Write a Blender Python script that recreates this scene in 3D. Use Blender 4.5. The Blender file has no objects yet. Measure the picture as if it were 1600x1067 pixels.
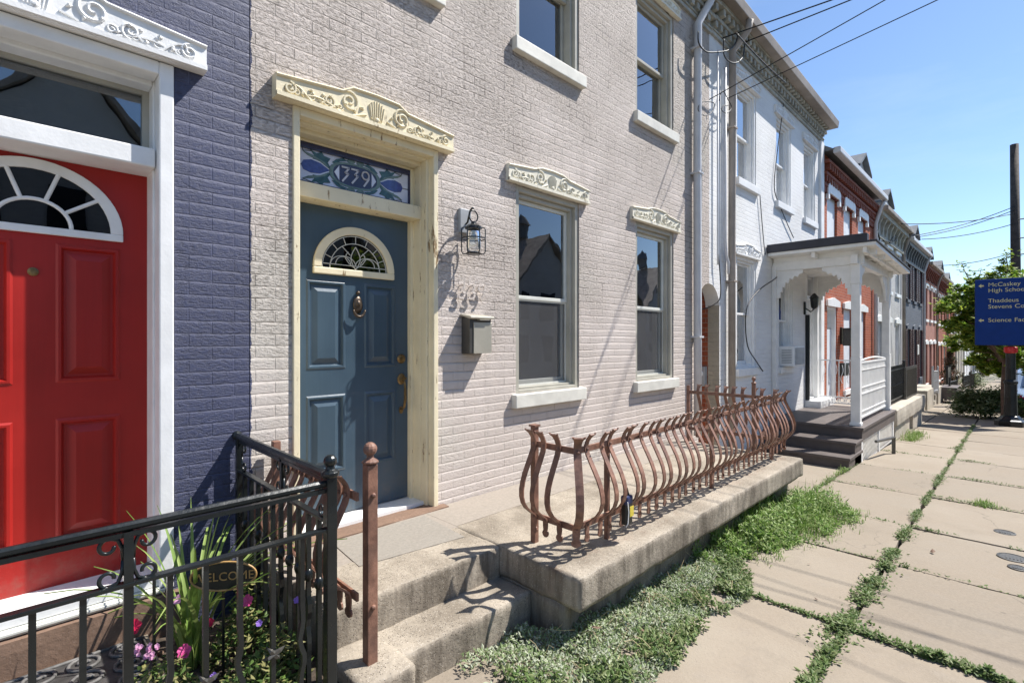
import bpy, bmesh, math, random
from mathutils import Vector, Matrix, noise
PI=math.pi; R=math.radians
random.seed(7)
S=bpy.context.scene; COL=S.collection

# ------------------------------------------------------------ camera, sky, sun
TH=R(45.309); FPX=788.454; H=1.57
cd=bpy.data.cameras.new('camera'); cam=bpy.data.objects.new('camera',cd); COL.objects.link(cam)
cam.location=(0,0,H); cam.rotation_euler=(R(90),0,TH-R(90))
cd.sensor_width=36; cd.lens=FPX/1600*36; cd.shift_y=-3.5/1600; cd.clip_start=.05; cd.clip_end=2000
S.camera=cam
SUN=Vector((1.8,-1.0,2.8)).normalized()
w=bpy.data.worlds.new('World'); S.world=w; w.use_nodes=True
nt=w.node_tree; bg=nt.nodes['Background']; sky=nt.nodes.new('ShaderNodeTexSky')
sky.sky_type='NISHITA'; sky.sun_disc=False
sky.sun_elevation=math.asin(SUN.z); sky.sun_rotation=math.atan2(SUN.x,SUN.y)
sky.air_density=1.0; sky.dust_density=.25; sky.ozone_density=4.6; sky.altitude=50
tc=nt.nodes.new('ShaderNodeTexCoord'); mp_=nt.nodes.new('ShaderNodeMapping'); mp_.inputs['Scale'].default_value=(1.6,1.6,7); mp_.inputs['Rotation'].default_value=(.2,.1,.6)
cn=nt.nodes.new('ShaderNodeTexNoise'); cn.inputs['Scale'].default_value=1.5; cn.inputs['Detail'].default_value=7; cn.inputs['Roughness'].default_value=.62
cr_=nt.nodes.new('ShaderNodeMapRange'); cr_.inputs[1].default_value=.50; cr_.inputs[2].default_value=.80; cr_.inputs[4].default_value=.12
cm=nt.nodes.new('ShaderNodeMix'); cm.data_type='RGBA'; cm.inputs[7].default_value=(6.2,6.8,7.6,1)     # thin high cloud
nt.links.new(tc.outputs['Generated'],mp_.inputs[0]); nt.links.new(mp_.outputs[0],cn.inputs['Vector']); nt.links.new(cn.outputs[0],cr_.inputs[0]); nt.links.new(cr_.outputs[0],cm.inputs[0]); nt.links.new(sky.outputs[0],cm.inputs[6])
nt.links.new(cm.outputs[2],bg.inputs[0]); bg.inputs[1].default_value=.110
ld=bpy.data.lights.new('sun','SUN'); ld.energy=5.0; ld.angle=R(.5); ld.color=(1,.96,.90)
sun=bpy.data.objects.new('sun',ld); COL.objects.link(sun); sun.location=(5,-5,30)
sun.rotation_euler=SUN.to_track_quat('Z','Y').to_euler()
S.view_settings.view_transform='Standard'; S.view_settings.look='None'
S.view_settings.exposure=.74; S.view_settings.gamma=1
S.cycles.max_bounces=6; S.cycles.transparent_max_bounces=12

def gz(x,y=1.0):
    return -.037*(min(max(x,-40),80)-1.5)

# ------------------------------------------------------------ materials
class NT:
    def __init__(s,name):
        s.m=bpy.data.materials.new(name); s.m.use_nodes=True; s.t=s.m.node_tree; s.b=s.t.nodes['Principled BSDF']
        s.out=s.t.nodes['Material Output']
    def n(s,ty,**k):
        o=s.t.nodes.new('ShaderNode'+ty)
        for a,b in k.items():
            if a.startswith('i_'):
                key=a[2:]; key=int(key) if key.isdigit() else key.replace('_',' ')
                s.put(o.inputs[key],b)
            else: setattr(o,a,b)
        return o
    def put(s,sock,val):
        if isinstance(val,bpy.types.NodeSocket): s.t.links.new(val,sock)
        elif isinstance(val,bpy.types.Node): s.t.links.new(val.outputs[0],sock)
        elif isinstance(val,(tuple,list)) and len(val)==3 and sock.type=='RGBA': sock.default_value=(*val,1)
        else: sock.default_value=val
    def math(s,op,a,b=0,c=None,clamp=False):
        o=s.n('Math',operation=op,use_clamp=clamp); s.put(o.inputs[0],a); s.put(o.inputs[1],b)
        if c is not None: s.put(o.inputs[2],c)
        return o.outputs[0]
    def mix(s,f,a,b,mode='MIX'):
        o=s.n('Mix',data_type='RGBA',blend_type=mode); s.put(o.inputs[0],f); s.put(o.inputs[6],a); s.put(o.inputs[7],b)
        return o.outputs[2]
    def ramp(s,f,p0,p1,c0=(0,0,0),c1=(1,1,1)):
        o=s.n('ValToRGB'); e=o.color_ramp.elements
        e[0].position=p0; e[1].position=p1; e[0].color=(*c0,1); e[1].color=(*c1,1); s.put(o.inputs[0],f)
        return o.outputs[0]
    def noise(s,vec,scale,detail=4,rough=.55):
        return s.n('TexNoise',i_Vector=vec,i_Scale=scale,i_Detail=detail,i_Roughness=rough).outputs[0]
    def pos(s): return s.n('NewGeometry').outputs['Position']
    def set(s,**k):
        for a,b in k.items(): s.put(s.b.inputs[a.replace('_',' ')],b)
    def bump(s,h,dist,strength=1):
        o=s.n('Bump',i_Height=h,i_Distance=dist,i_Strength=strength); s.put(s.b.inputs['Normal'],o.outputs[0]); return o

def scl(c,k): return tuple(min(1,x*k) for x in c)
def plain(name,col,rough=.5,metal=0,var=.12,scale=6,bump=.0008,bscale=60,spec=.5,coat=0):
    t=NT(name); p=t.pos(); n=t.noise(p,scale,5)
    t.set(Base_Color=t.mix(t.ramp(n,.35,.65),scl(col,1-var),scl(col,1+var)),Metallic=metal,Specular_IOR_Level=spec)
    n2=t.noise(p,bscale,3); t.set(Roughness=t.math('ADD',t.math('MULTIPLY',n2,.2),rough-.1)); t.set(Coat_Weight=coat)
    if bump: t.bump(n2,bump)
    return t.m
def peeling(name,col,under,amount=.42,rough=.55):
    t=NT(name); p=t.pos(); mp=t.n('Mapping',i_Vector=p); mp.inputs['Scale'].default_value=(26,26,5)
    n=t.noise(mp.outputs[0],1,6,.7); big=t.noise(p,2.2,3)
    f=t.math('ADD',n,t.math('MULTIPLY',big,.35)); m=t.ramp(f,amount+.36,amount+.40)
    c=t.mix(t.ramp(t.noise(p,5,4),.3,.7),scl(col,.9),scl(col,1.06))
    t.set(Base_Color=t.mix(m,c,under),Roughness=rough)
    t.bump(t.math('SUBTRACT',t.noise(p,70,3),t.math('MULTIPLY',m,1.2)),.0012)
    return t.m
def facadevec(t):
    g=t.n('NewGeometry'); sp=t.n('SeparateXYZ',i_Vector=g.outputs['Position']); sn=t.n('SeparateXYZ',i_Vector=g.outputs['True Normal'])
    f=t.math('GREATER_THAN',t.math('ABSOLUTE',sn.outputs[1]),.5)
    u=t.math('ADD',t.math('MULTIPLY',sp.outputs[0],f),t.math('MULTIPLY',sp.outputs[1],t.math('SUBTRACT',1,f)))
    wob=t.noise(g.outputs['Position'],1.3,2)
    v=t.math('ADD',sp.outputs[2],t.math('MULTIPLY',wob,.028))
    cv=t.n('CombineXYZ',i_X=u,i_Y=v,i_Z=0.0); return g.outputs['Position'],cv.outputs[0],sp.outputs[2]
def brick(name,c1,c2,mortar,painted=True,dirtshade=.5,pit=1.0,rough=.75,zsmooth=None,bd=.012,course=.0672,dirtshadecol=(.06,.05,.045),patch=None,joint=.22,edgepaint=None):
    t=NT(name); p,v,z=facadevec(t)
    br=t.n('TexBrick',i_Vector=v,i_Scale=1.0); br.offset=.5
    br.inputs['Color1'].default_value=(*c1,1); br.inputs['Color2'].default_value=(*c2,1); br.inputs['Mortar'].default_value=(*mortar,1)
    br.inputs['Brick Width'].default_value=.213; br.inputs['Row Height'].default_value=course
    br.inputs['Mortar Size'].default_value=.0045; br.inputs['Mortar Smooth'].default_value=.55; br.inputs['Bias'].default_value=0
    fac=br.outputs['Fac']
    fr=t.math('FRACT',t.math('DIVIDE',t.n('SeparateXYZ',i_Vector=v).outputs[1],course))
    weather=t.math('POWER',t.n('MapRange',i_Value=fr,i_1=.74,i_2=1.0,i_3=0.0,i_4=1.0).outputs[0],1.5)   # struck joints: the top arris of each course slopes back
    # broken faces: anisotropic, stretched along the course
    mp=t.n('Mapping',i_Vector=p); mp.inputs['Scale'].default_value=(1,1,2.3)
    n1=t.noise(mp.outputs[0],34,7,.68); n2=t.noise(p,120,4,.6); big=t.noise(p,1.1,3)
    if zsmooth:
        zz=t.n('MapRange',i_Value=z,i_1=zsmooth[0],i_2=zsmooth[1],i_3=.22,i_4=1.0).outputs[0]
    else: zz=1.0
    amt=t.math('MULTIPLY',t.math('MULTIPLY',t.ramp(big,.35,.62,(.35,)*3,(1,)*3),zz),pit)
    cr=t.ramp(n1,.36,.50,(1,1,1),(0,0,0))          # pits
    crk=t.math('MULTIPLY',cr,amt)
    h=t.math('SUBTRACT',t.math('SUBTRACT',t.math('MULTIPLY',t.math('SUBTRACT',1,fac),.30),t.math('MULTIPLY',weather,t.math('MULTIPLY',joint,t.math('SUBTRACT',1.25,amt)))),t.math('MULTIPLY',crk,.55))
    h=t.math('ADD',h,t.math('MULTIPLY',t.math('MULTIPLY',n1,amt),.95)); h=t.math('ADD',h,t.math('MULTIPLY',n2,t.math('ADD',t.math('MULTIPLY',amt,.35),.10)))
    col=t.mix(t.ramp(big,.3,.7),br.outputs['Color'],t.mix(1.0,br.outputs['Color'],(.90,.89,.87),'MULTIPLY'))
    if patch: col=t.mix(t.math('MULTIPLY',t.ramp(t.noise(p,.55,2),.52,.62),.5),col,patch)
    d=t.ramp(n1,.345,.43,(1,1,1),(0,0,0)); col=t.mix(t.math('MULTIPLY',t.math('MULTIPLY',d,amt),dirtshade),col,dirtshadecol)  # pits coloured dark to stand in for their self-shadow, besides grime
    mc=t.noise(p,4.5,3); jm=t.math('MULTIPLY',t.ramp(fac,.45,.8),t.ramp(mc,.50,.57)); col=t.mix(t.math('MULTIPLY',t.math('MULTIPLY',jm,amt),dirtshade*.9),col,dirtshadecol); h=t.math('SUBTRACT',h,t.math('MULTIPLY',t.math('MULTIPLY',jm,amt),.8))
    ms=t.n('Mapping',i_Vector=p); ms.inputs['Scale'].default_value=(7,7,.55)
    st=t.math('MULTIPLY',t.ramp(t.noise(ms.outputs[0],1,5,.6),.52,.72),.16*min(1,dirtshade*1.4)); col=t.mix(st,col,scl(dirtshadecol,2.2))
    bl_=t.math('MULTIPLY',t.ramp(t.noise(p,6.5,5,.7),.58,.70),.22*min(1,dirtshade*1.3)); col=t.mix(bl_,col,scl(c1,1.13))
    if edgepaint:                                   # neighbour's paint lapping over the party line
        ex=t.math('ADD',edgepaint[0],t.math('MULTIPLY',t.math('SUBTRACT',t.noise(p,13,5,.7),.5),.05)); col=t.mix(t.math('LESS_THAN',t.n('SeparateXYZ',i_Vector=p).outputs[0],ex),col,edgepaint[1])
    t.set(Base_Color=col,Roughness=rough,Specular_IOR_Level=.35); t.bump(h,bd); return t.m
def concrete(name,col,spk=.5,rough=.85,stain=.35,stcol=(.16,.13,.10),spkscale=120,bd=.004,big=1.4,streak=0,rustline=None):
    t=NT(name); p=t.pos(); n=t.noise(p,big,6,.6); f=t.noise(p,45,5,.6)
    vor=t.n('TexVoronoi',i_Vector=p,i_Scale=spkscale); s=t.ramp(vor.outputs['Distance'],.16,.34,(1,1,1),(0,0,0))
    rnd=t.n('SeparateColor',i_0=vor.outputs['Color']).outputs[0]
    s2=t.math('MULTIPLY',t.math('MULTIPLY',s,t.math('GREATER_THAN',rnd,.5)),t.ramp(t.noise(p,7,4,.65),.38,.6,(.25,)*3,(1,)*3))
    c=t.mix(t.ramp(f,.3,.7),scl(col,.86),scl(col,1.1)); c=t.mix(t.math('MULTIPLY',t.ramp(n,.40,.64),stain),c,stcol)
    c=t.mix(t.math('MULTIPLY',s2,spk),c,(.05,.043,.038)); c=t.mix(t.math('MULTIPLY',t.math('MULTIPLY',s,t.math('LESS_THAN',rnd,.22)),spk*.7),c,(.62,.57,.5))
    if streak:                                      # grime runs on the upright faces
        ms=t.n('Mapping',i_Vector=p); ms.inputs['Scale'].default_value=(11,11,1.6); nz=t.n('SeparateXYZ',i_Vector=t.n('NewGeometry').outputs['True Normal']).outputs[2]
        up_=t.math('LESS_THAN',t.math('ABSOLUTE',nz),.6); k=t.math('MULTIPLY',t.math('MULTIPLY',t.ramp(t.noise(ms.outputs[0],1,6,.7),.42,.66),up_),streak); c=t.mix(k,c,(.07,.056,.042))
    if rustline:
        sp=t.n('SeparateXYZ',i_Vector=p); dd=t.math('ABSOLUTE',t.math('SUBTRACT',sp.outputs[1],rustline)); k=t.math('MULTIPLY',t.ramp(dd,.0,.11,(1,1,1),(0,0,0)),t.ramp(t.noise(p,9,5,.7),.48,.66)); c=t.mix(t.math('MULTIPLY',k,.4),c,(.17,.075,.04))
    t.set(Base_Color=c,Roughness=rough,Specular_IOR_Level=.3)
    t.bump(t.math('ADD',t.math('MULTIPLY',f,.7),t.math('SUBTRACT',t.math('MULTIPLY',n,.5),t.math('MULTIPLY',s2,.5*spk))),bd); return t.m
def slabmat(name,col):
    t=NT(name); g=t.n('NewGeometry'); p=g.outputs['Position']; ri=g.outputs['Random Per Island']
    n=t.noise(p,1.1,5,.6); f=t.noise(p,60,5,.65); m=t.noise(p,9,4)
    c=t.mix(ri,scl(col,.80),scl(col,1.13)); c=t.mix(t.ramp(n,.4,.75),c,(.25,.205,.155)); c=t.mix(t.math('MULTIPLY',t.ramp(m,.55,.8),.3),c,(.25,.22,.19))
    vor=t.n('TexVoronoi',i_Vector=p,i_Scale=75.0); s=t.ramp(vor.outputs['Distance'],.10,.24,(1,1,1),(0,0,0))
    rnd=t.n('SeparateColor',i_0=vor.outputs['Color']).outputs[0]
    c=t.mix(t.math('MULTIPLY',t.math('MULTIPLY',s,t.math('GREATER_THAN',rnd,.7)),.5),c,(.12,.10,.09))
    c=t.mix(t.math('MULTIPLY',t.ramp(f,.42,.62),.22),c,scl(col,1.25))
    v2=t.n('TexVoronoi',i_Vector=p,i_Scale=5.5); gum=t.math('MULTIPLY',t.ramp(v2.outputs['Distance'],.06,.10,(1,1,1),(0,0,0)),t.math('GREATER_THAN',t.n('SeparateColor',i_0=v2.outputs['Color']).outputs[0],.72)); c=t.mix(t.math('MULTIPLY',gum,.35),c,(.09,.08,.07))
    wv=t.n('VectorMath',operation='ADD',i_0=p); t.put(wv.inputs[1],t.n('TexNoise',i_Vector=p,i_Scale=1.4,i_Detail=4).outputs['Color']); v3=t.n('TexVoronoi',feature='DISTANCE_TO_EDGE',i_Vector=wv.outputs[0],i_Scale=.75); crk=t.math('MULTIPLY',t.ramp(v3.outputs['Distance'],.002,.007,(1,1,1),(0,0,0)),t.ramp(t.noise(p,.8,2),.56,.62)); c=t.mix(t.math('MULTIPLY',crk,.38),c,(.06,.05,.04))
    c=t.mix(t.math('MULTIPLY',t.ramp(t.noise(p,2.6,6,.7),.55,.75),.35),c,scl(col,.62))
    t.set(Base_Color=c,Roughness=.88,Specular_IOR_Level=.25); t.bump(t.math('ADD',f,t.math('MULTIPLY',m,.6)),.0025); return t.m
def doorpaint(name,col,rough,coat):
    t=NT(name); p=t.pos(); ms=t.n('Mapping',i_Vector=p); ms.inputs['Scale'].default_value=(60,60,2.5); br=t.noise(ms.outputs[0],1,5,.6); b=t.noise(p,2.4,5,.6); z=t.n('SeparateXYZ',i_Vector=p).outputs[2]
    c=t.mix(t.ramp(b,.3,.7),scl(col,.88),scl(col,1.12)); c=t.mix(t.math('MULTIPLY',t.ramp(br,.45,.7),.12),c,scl(col,1.5))
    low=t.math('MULTIPLY',t.n('MapRange',i_Value=z,i_1=.75,i_2=.4,i_3=0.0,i_4=1.0).outputs[0],t.ramp(t.noise(p,14,5,.7),.45,.68)); c=t.mix(t.math('MULTIPLY',low,.35),c,(.16,.13,.10))
    t.set(Base_Color=c,Roughness=t.math('ADD',t.math('MULTIPLY',b,.25),rough-.12),Coat_Weight=coat,Specular_IOR_Level=.4); t.bump(br,.0005); return t.m
def rustmat(name):
    t=NT(name); p=t.pos(); n=t.noise(p,16,6,.65); f=t.noise(p,130,3)
    c=t.mix(t.ramp(n,.38,.66),(.145,.070,.048),(.30,.155,.104)); c=t.mix(t.math('MULTIPLY',t.ramp(t.noise(p,7,3),.5,.7),.45),c,(.085,.055,.045))
    t.set(Base_Color=c,Roughness=t.math('ADD',t.math('MULTIPLY',n,.3),.42),Specular_IOR_Level=.5); t.bump(t.math('ADD',n,f),.0012); return t.m
def glassmat(name,tint=(.75,.8,.82),boost=3.0):
    t=NT(name); fr=t.n('Fresnel',i_IOR=1.55); tr=t.n('BsdfTransparent',i_Color=tint); gl=t.n('BsdfGlossy',i_Roughness=.004,i_Color=(.95,.97,1))
    wob=t.n('Bump',i_Height=t.noise(t.pos(),2.2,2),i_Distance=.006,i_Strength=.35); t.put(gl.inputs['Normal'],wob.outputs[0])
    mx=t.n('MixShader'); t.put(mx.inputs[0],t.math('MULTIPLY',fr.outputs[0],boost,clamp=True)); t.put(mx.inputs[1],tr.outputs[0]); t.put(mx.inputs[2],gl.outputs[0])
    t.put(t.out.inputs[0],mx.outputs[0]); return t.m
def leafmat(name,c1,c2,c3=None,trans=.25):
    t=NT(name); g=t.n('NewGeometry'); ri=g.outputs['Random Per Island']
    c=t.mix(ri,c1,c2)
    if c3: c=t.mix(t.math('GREATER_THAN',t.n('TexWhiteNoise',noise_dimensions='1D',i_W=ri).outputs[0],.55),c,c3)
    t.set(Base_Color=c,Roughness=.55,Specular_IOR_Level=.3)
    tl=t.n('BsdfTranslucent',i_Color=c); mx=t.n('MixShader',i_0=trans); t.put(mx.inputs[1],t.b.outputs[0]); t.put(mx.inputs[2],tl.outputs[0]); t.put(t.out.inputs[0],mx.outputs[0]); return t.m
def screenmat(name):
    t=NT(name); p=t.pos(); n=t.noise(p,3,4)
    t.set(Base_Color=t.mix(n,(.08,.08,.085),(.15,.15,.155)),Roughness=.7)
    tr=t.n('BsdfTransparent'); mx=t.n('MixShader',i_0=.42); t.put(mx.inputs[1],tr.outputs[0]); t.put(mx.inputs[2],t.b.outputs[0]); t.put(t.out.inputs[0],mx.outputs[0]); return t.m

M={}
M['taupe']=brick('taupe_brick',(.635,.562,.512),(.605,.535,.488),(.64,.568,.518),dirtshade=.8,pit=1.0,zsmooth=(1.3,2.3),joint=.34,bd=.017,dirtshadecol=(.075,.06,.05),patch=(.58,.55,.48),edgepaint=(.938,(.070,.079,.142)))
M['navy']=brick('navy_brick',(.070,.079,.142),(.063,.071,.130),(.085,.094,.165),joint=.34,dirtshade=.6,pit=.55,bd=.011,rough=.5,dirtshadecol=(.02,.022,.035))
M['whitebrick']=brick('white_brick',(.82,.82,.81),(.78,.78,.78),(.83,.83,.82),joint=.12,dirtshade=.25,pit=.45,bd=.007,dirtshadecol=(.3,.29,.27))
M['redbrick']=brick('red_brick',(.42,.108,.044),(.32,.074,.034),(.42,.33,.27),dirtshade=.15,pit=.3,bd=.006)
M['darkred']=brick('dark_red_brick',(.28,.078,.045),(.21,.055,.034),(.2,.12,.09),dirtshade=.2,pit=.3,bd=.006)
M['salmon']=brick('salmon_brick',(.42,.20,.15),(.38,.17,.13),(.42,.26,.2),dirtshade=.15,pit=.3,bd=.005)
M['orangebrick']=brick('orange_brick',(.36,.115,.06),(.31,.09,.045),(.36,.2,.13),dirtshade=.1,pit=.2,bd=.005)
M['greybrick']=brick('pale_grey_brick',(.52,.52,.51),(.47,.47,.47),(.55,.55,.54),dirtshade=.2,pit=.3,bd=.006)
M['slate']=brick('slate_grey_brick',(.12,.135,.16),(.105,.12,.145),(.15,.165,.19),dirtshade=.2,pit=.3,bd=.006)
M['beige']=brick('beige_brick',(.50,.45,.36),(.47,.42,.33),(.5,.45,.37),dirtshade=.3,pit=.4)
M['white']=plain('white_paint',(.80,.80,.79),.4,var=.06)
M['oldwhite']=peeling('worn_white_paint',(.79,.79,.78),(.36,.34,.31),.52)
M['offwhite']=plain('off_white_paint',(.66,.66,.60),.5,var=.06)
M['porchwhite']=peeling('porch_paint',(.78,.77,.74),(.40,.37,.32),.56)
M['cream']=peeling('cream_paint',(.78,.69,.48),(.30,.20,.10),.455)
M['creamold']=peeling('pale_cream_stone_paint',(.73,.69,.57),(.33,.28,.21),.47,.7)
M['greige']=plain('greige_paint',(.40,.38,.32),.45,var=.08)
M['greigelight']=plain('light_greige_paint',(.58,.56,.47),.45,var=.06)
M['sill']=plain('sill_paint',(.66,.64,.57),.6,var=.1,bump=.001)
M['reddoor']=doorpaint('red_door_paint',(.335,.012,.008),.45,.04)
M['bluedoor']=doorpaint('blue_door_paint',(.052,.086,.120),.34,.2)
M['glass']=glassmat('window_glass')
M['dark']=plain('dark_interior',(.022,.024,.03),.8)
M['blind']=plain('pale_blind',(.30,.31,.36),.8,var=.2,scale=3)
M['curtain']=plain('grey_curtain',(.60,.61,.70),.8,var=.2,scale=9)
M['board']=plain('pale_board',(.70,.73,.76),.55,var=.05)
M['screen']=screenmat('insect_screen')
M['rust']=rustmat('rusty_iron')
M['iron']=plain('black_iron',(.009,.012,.013),.30,var=.3,bump=.001,bscale=40,spec=.4,coat=.12)
M['bronze']=plain('dark_bronze',(.085,.062,.045),.42,metal=.6,var=.3,scale=30)
M['brass']=plain('aged_brass',(.20,.13,.055),.42,metal=.7,var=.35,scale=30)
M['steel']=plain('brushed_steel',(.50,.465,.38),.42,metal=.45,var=.06)
M['steeldark']=plain('dark_steel',(.10,.095,.085),.45,metal=.6)
M['gutter']=plain('gutter_metal',(.56,.56,.57),.42,var=.06)
M['gutterold']=plain('old_gutter',(.30,.255,.215),.6,var=.25,scale=2)
M['stonegrey']=plain('corbel_paint',(.36,.35,.30),.7,var=.22,scale=9,bump=.002)
M['conc']=concrete('terrace_concrete',(.37,.32,.255),1.0,stain=.6,stcol=(.115,.092,.066),spkscale=125,bd=.006,big=2.6,streak=.75,rustline=1.75)
M['concside']=concrete('foundation_concrete',(.29,.25,.195),.5,stain=.7,streak=.7,stcol=(.12,.09,.06),bd=.005)
M['floor']=concrete('terrace_floor',(.30,.262,.22),.12,stain=.3,stcol=(.28,.24,.20),spkscale=160,bd=.002)
M['patch']=concrete('grey_patch',(.275,.25,.215),.15,stain=.2,bd=.002)
M['stone']=concrete('pale_stone',(.50,.45,.37),.25,stain=.3,bd=.004)
M['brownstone']=concrete('brown_stone',(.21,.135,.095),.15,stain=.4,stcol=(.09,.06,.05),bd=.004)
M['slab']=slabmat('sidewalk_concrete',(.275,.234,.183))
M['soil']=plain('soil',(.07,.052,.037),.95,var=.4,scale=20,bump=.02,bscale=25)
M['earth']=plain('ground_earth',(.20,.18,.13),.95,var=.3,scale=.5,bump=.01,bscale=9)
M['asphalt']=concrete('asphalt',(.055,.055,.056),.2,stain=.2,stcol=(.03,.03,.03),bd=.004)
M['deck']=plain('brown_deck_paint',(.105,.085,.078),.55,var=.15)
M['membrane']=plain('roof_membrane',(.028,.029,.04),.6,var=.15)
M['slateroof']=plain('slate_roof',(.115,.125,.135),.6,var=.2,scale=4)
M['lead']=plain('lead_came',(.05,.05,.055),.45,metal=.5)
M['creamlead']=plain('pale_came',(.62,.60,.52),.4)
M['petal']=plain('blue_stained_glass',(.055,.085,.30),.12,var=.2,scale=30)
M['leafglass']=plain('teal_stained_glass',(.035,.10,.105),.12,var=.35,scale=30)
M['ringglass']=plain('grey_green_glass',(.14,.21,.19),.12,var=.2,scale=30)
M['paleglass']=plain('sky_toned_glass',(.72,.76,.95),.12,var=.12,scale=8)  # sky reflection is put into this pale lavender base colour
M['numglass']=plain('navy_glass',(.03,.035,.09),.12)
M['numwhite']=plain('white_glass',(.62,.62,.68),.2)
M['maroon']=plain('maroon_paint',(.055,.012,.018),.45,var=.15)
M['pole']=plain('pole_wood',(.060,.045,.036),.85,var=.35,scale=5,bump=.004,bscale=14)
M['bark']=plain('bark',(.13,.085,.062),.9,var=.3,scale=9,bump=.01,bscale=20)
M['signblue']=plain('sign_blue',(.007,.040,.20),.5,var=.05,bump=0,spec=.15)
M['signtext']=plain('sign_lettering',(.62,.60,.30),.4,bump=0)
M['redpaint']=plain('red_collar',(.55,.02,.02),.35)
M['gold']=plain('gold_paint',(.42,.25,.09),.4,var=.2,scale=40)
M['signblack']=plain('black_board',(.012,.014,.014),.4)
M['matscroll']=plain('worn_rubber',(.12,.115,.11),.6,var=.3,scale=20)
M['rubber']=plain('black_rubber',(.05,.047,.045),.6,var=.35,scale=20)
M['yellow']=plain('yellow_label',(.60,.48,.06),.5)
M['navyplastic']=plain('navy_plastic',(.02,.03,.10),.4)
M['cable']=plain('black_cable',(.012,.012,.013),.5)
M['greycable']=plain('grey_cable',(.18,.18,.17),.5)
M['carpaint']=plain('silver_blue_car',(.34,.42,.52),.25,metal=.4,var=.03,coat=.8,bump=0)
M['tyre']=plain('tyre',(.02,.02,.02),.8)
M['cover']=leafmat('ground_cover_leaf',(.15,.22,.08),(.29,.36,.17),(.44,.47,.34))
M['weed']=leafmat('weed_leaf',(.07,.13,.03),(.15,.22,.06),(.22,.26,.11))
M['grass']=leafmat('grass_leaf',(.10,.20,.025),(.22,.34,.07),(.32,.40,.15))
M['straw']=plain('dry_straw',(.42,.34,.19),.8)
M['lily']=leafmat('lily_leaf',(.16,.27,.05),(.30,.38,.12))
M['bedleaf']=leafmat('bed_leaf',(.04,.085,.018),(.12,.19,.04),(.25,.24,.09))
M['treeleaf']=leafmat('tree_leaf',(.05,.11,.015),(.15,.25,.03),(.34,.42,.06),.45)
M['shrubleaf']=leafmat('shrub_leaf',(.035,.065,.018),(.09,.14,.03),(.26,.30,.16))
M['conifer']=leafmat('conifer_leaf',(.03,.045,.018),(.10,.09,.04),(.14,.085,.05))
M['pinkflower']=leafmat('pink_petal',(.62,.05,.22),(.75,.12,.35))
M['redflower']=leafmat('red_petal',(.55,.01,.06),(.65,.03,.1))
M['palepink']=leafmat('pale_pink_petal',(.68,.25,.5),(.75,.45,.62))
M['violet']=leafmat('violet_petal',(.22,.12,.55),(.35,.2,.65))
M['metalgrey']=plain('grey_metal_box',(.33,.34,.35),.5)

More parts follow.
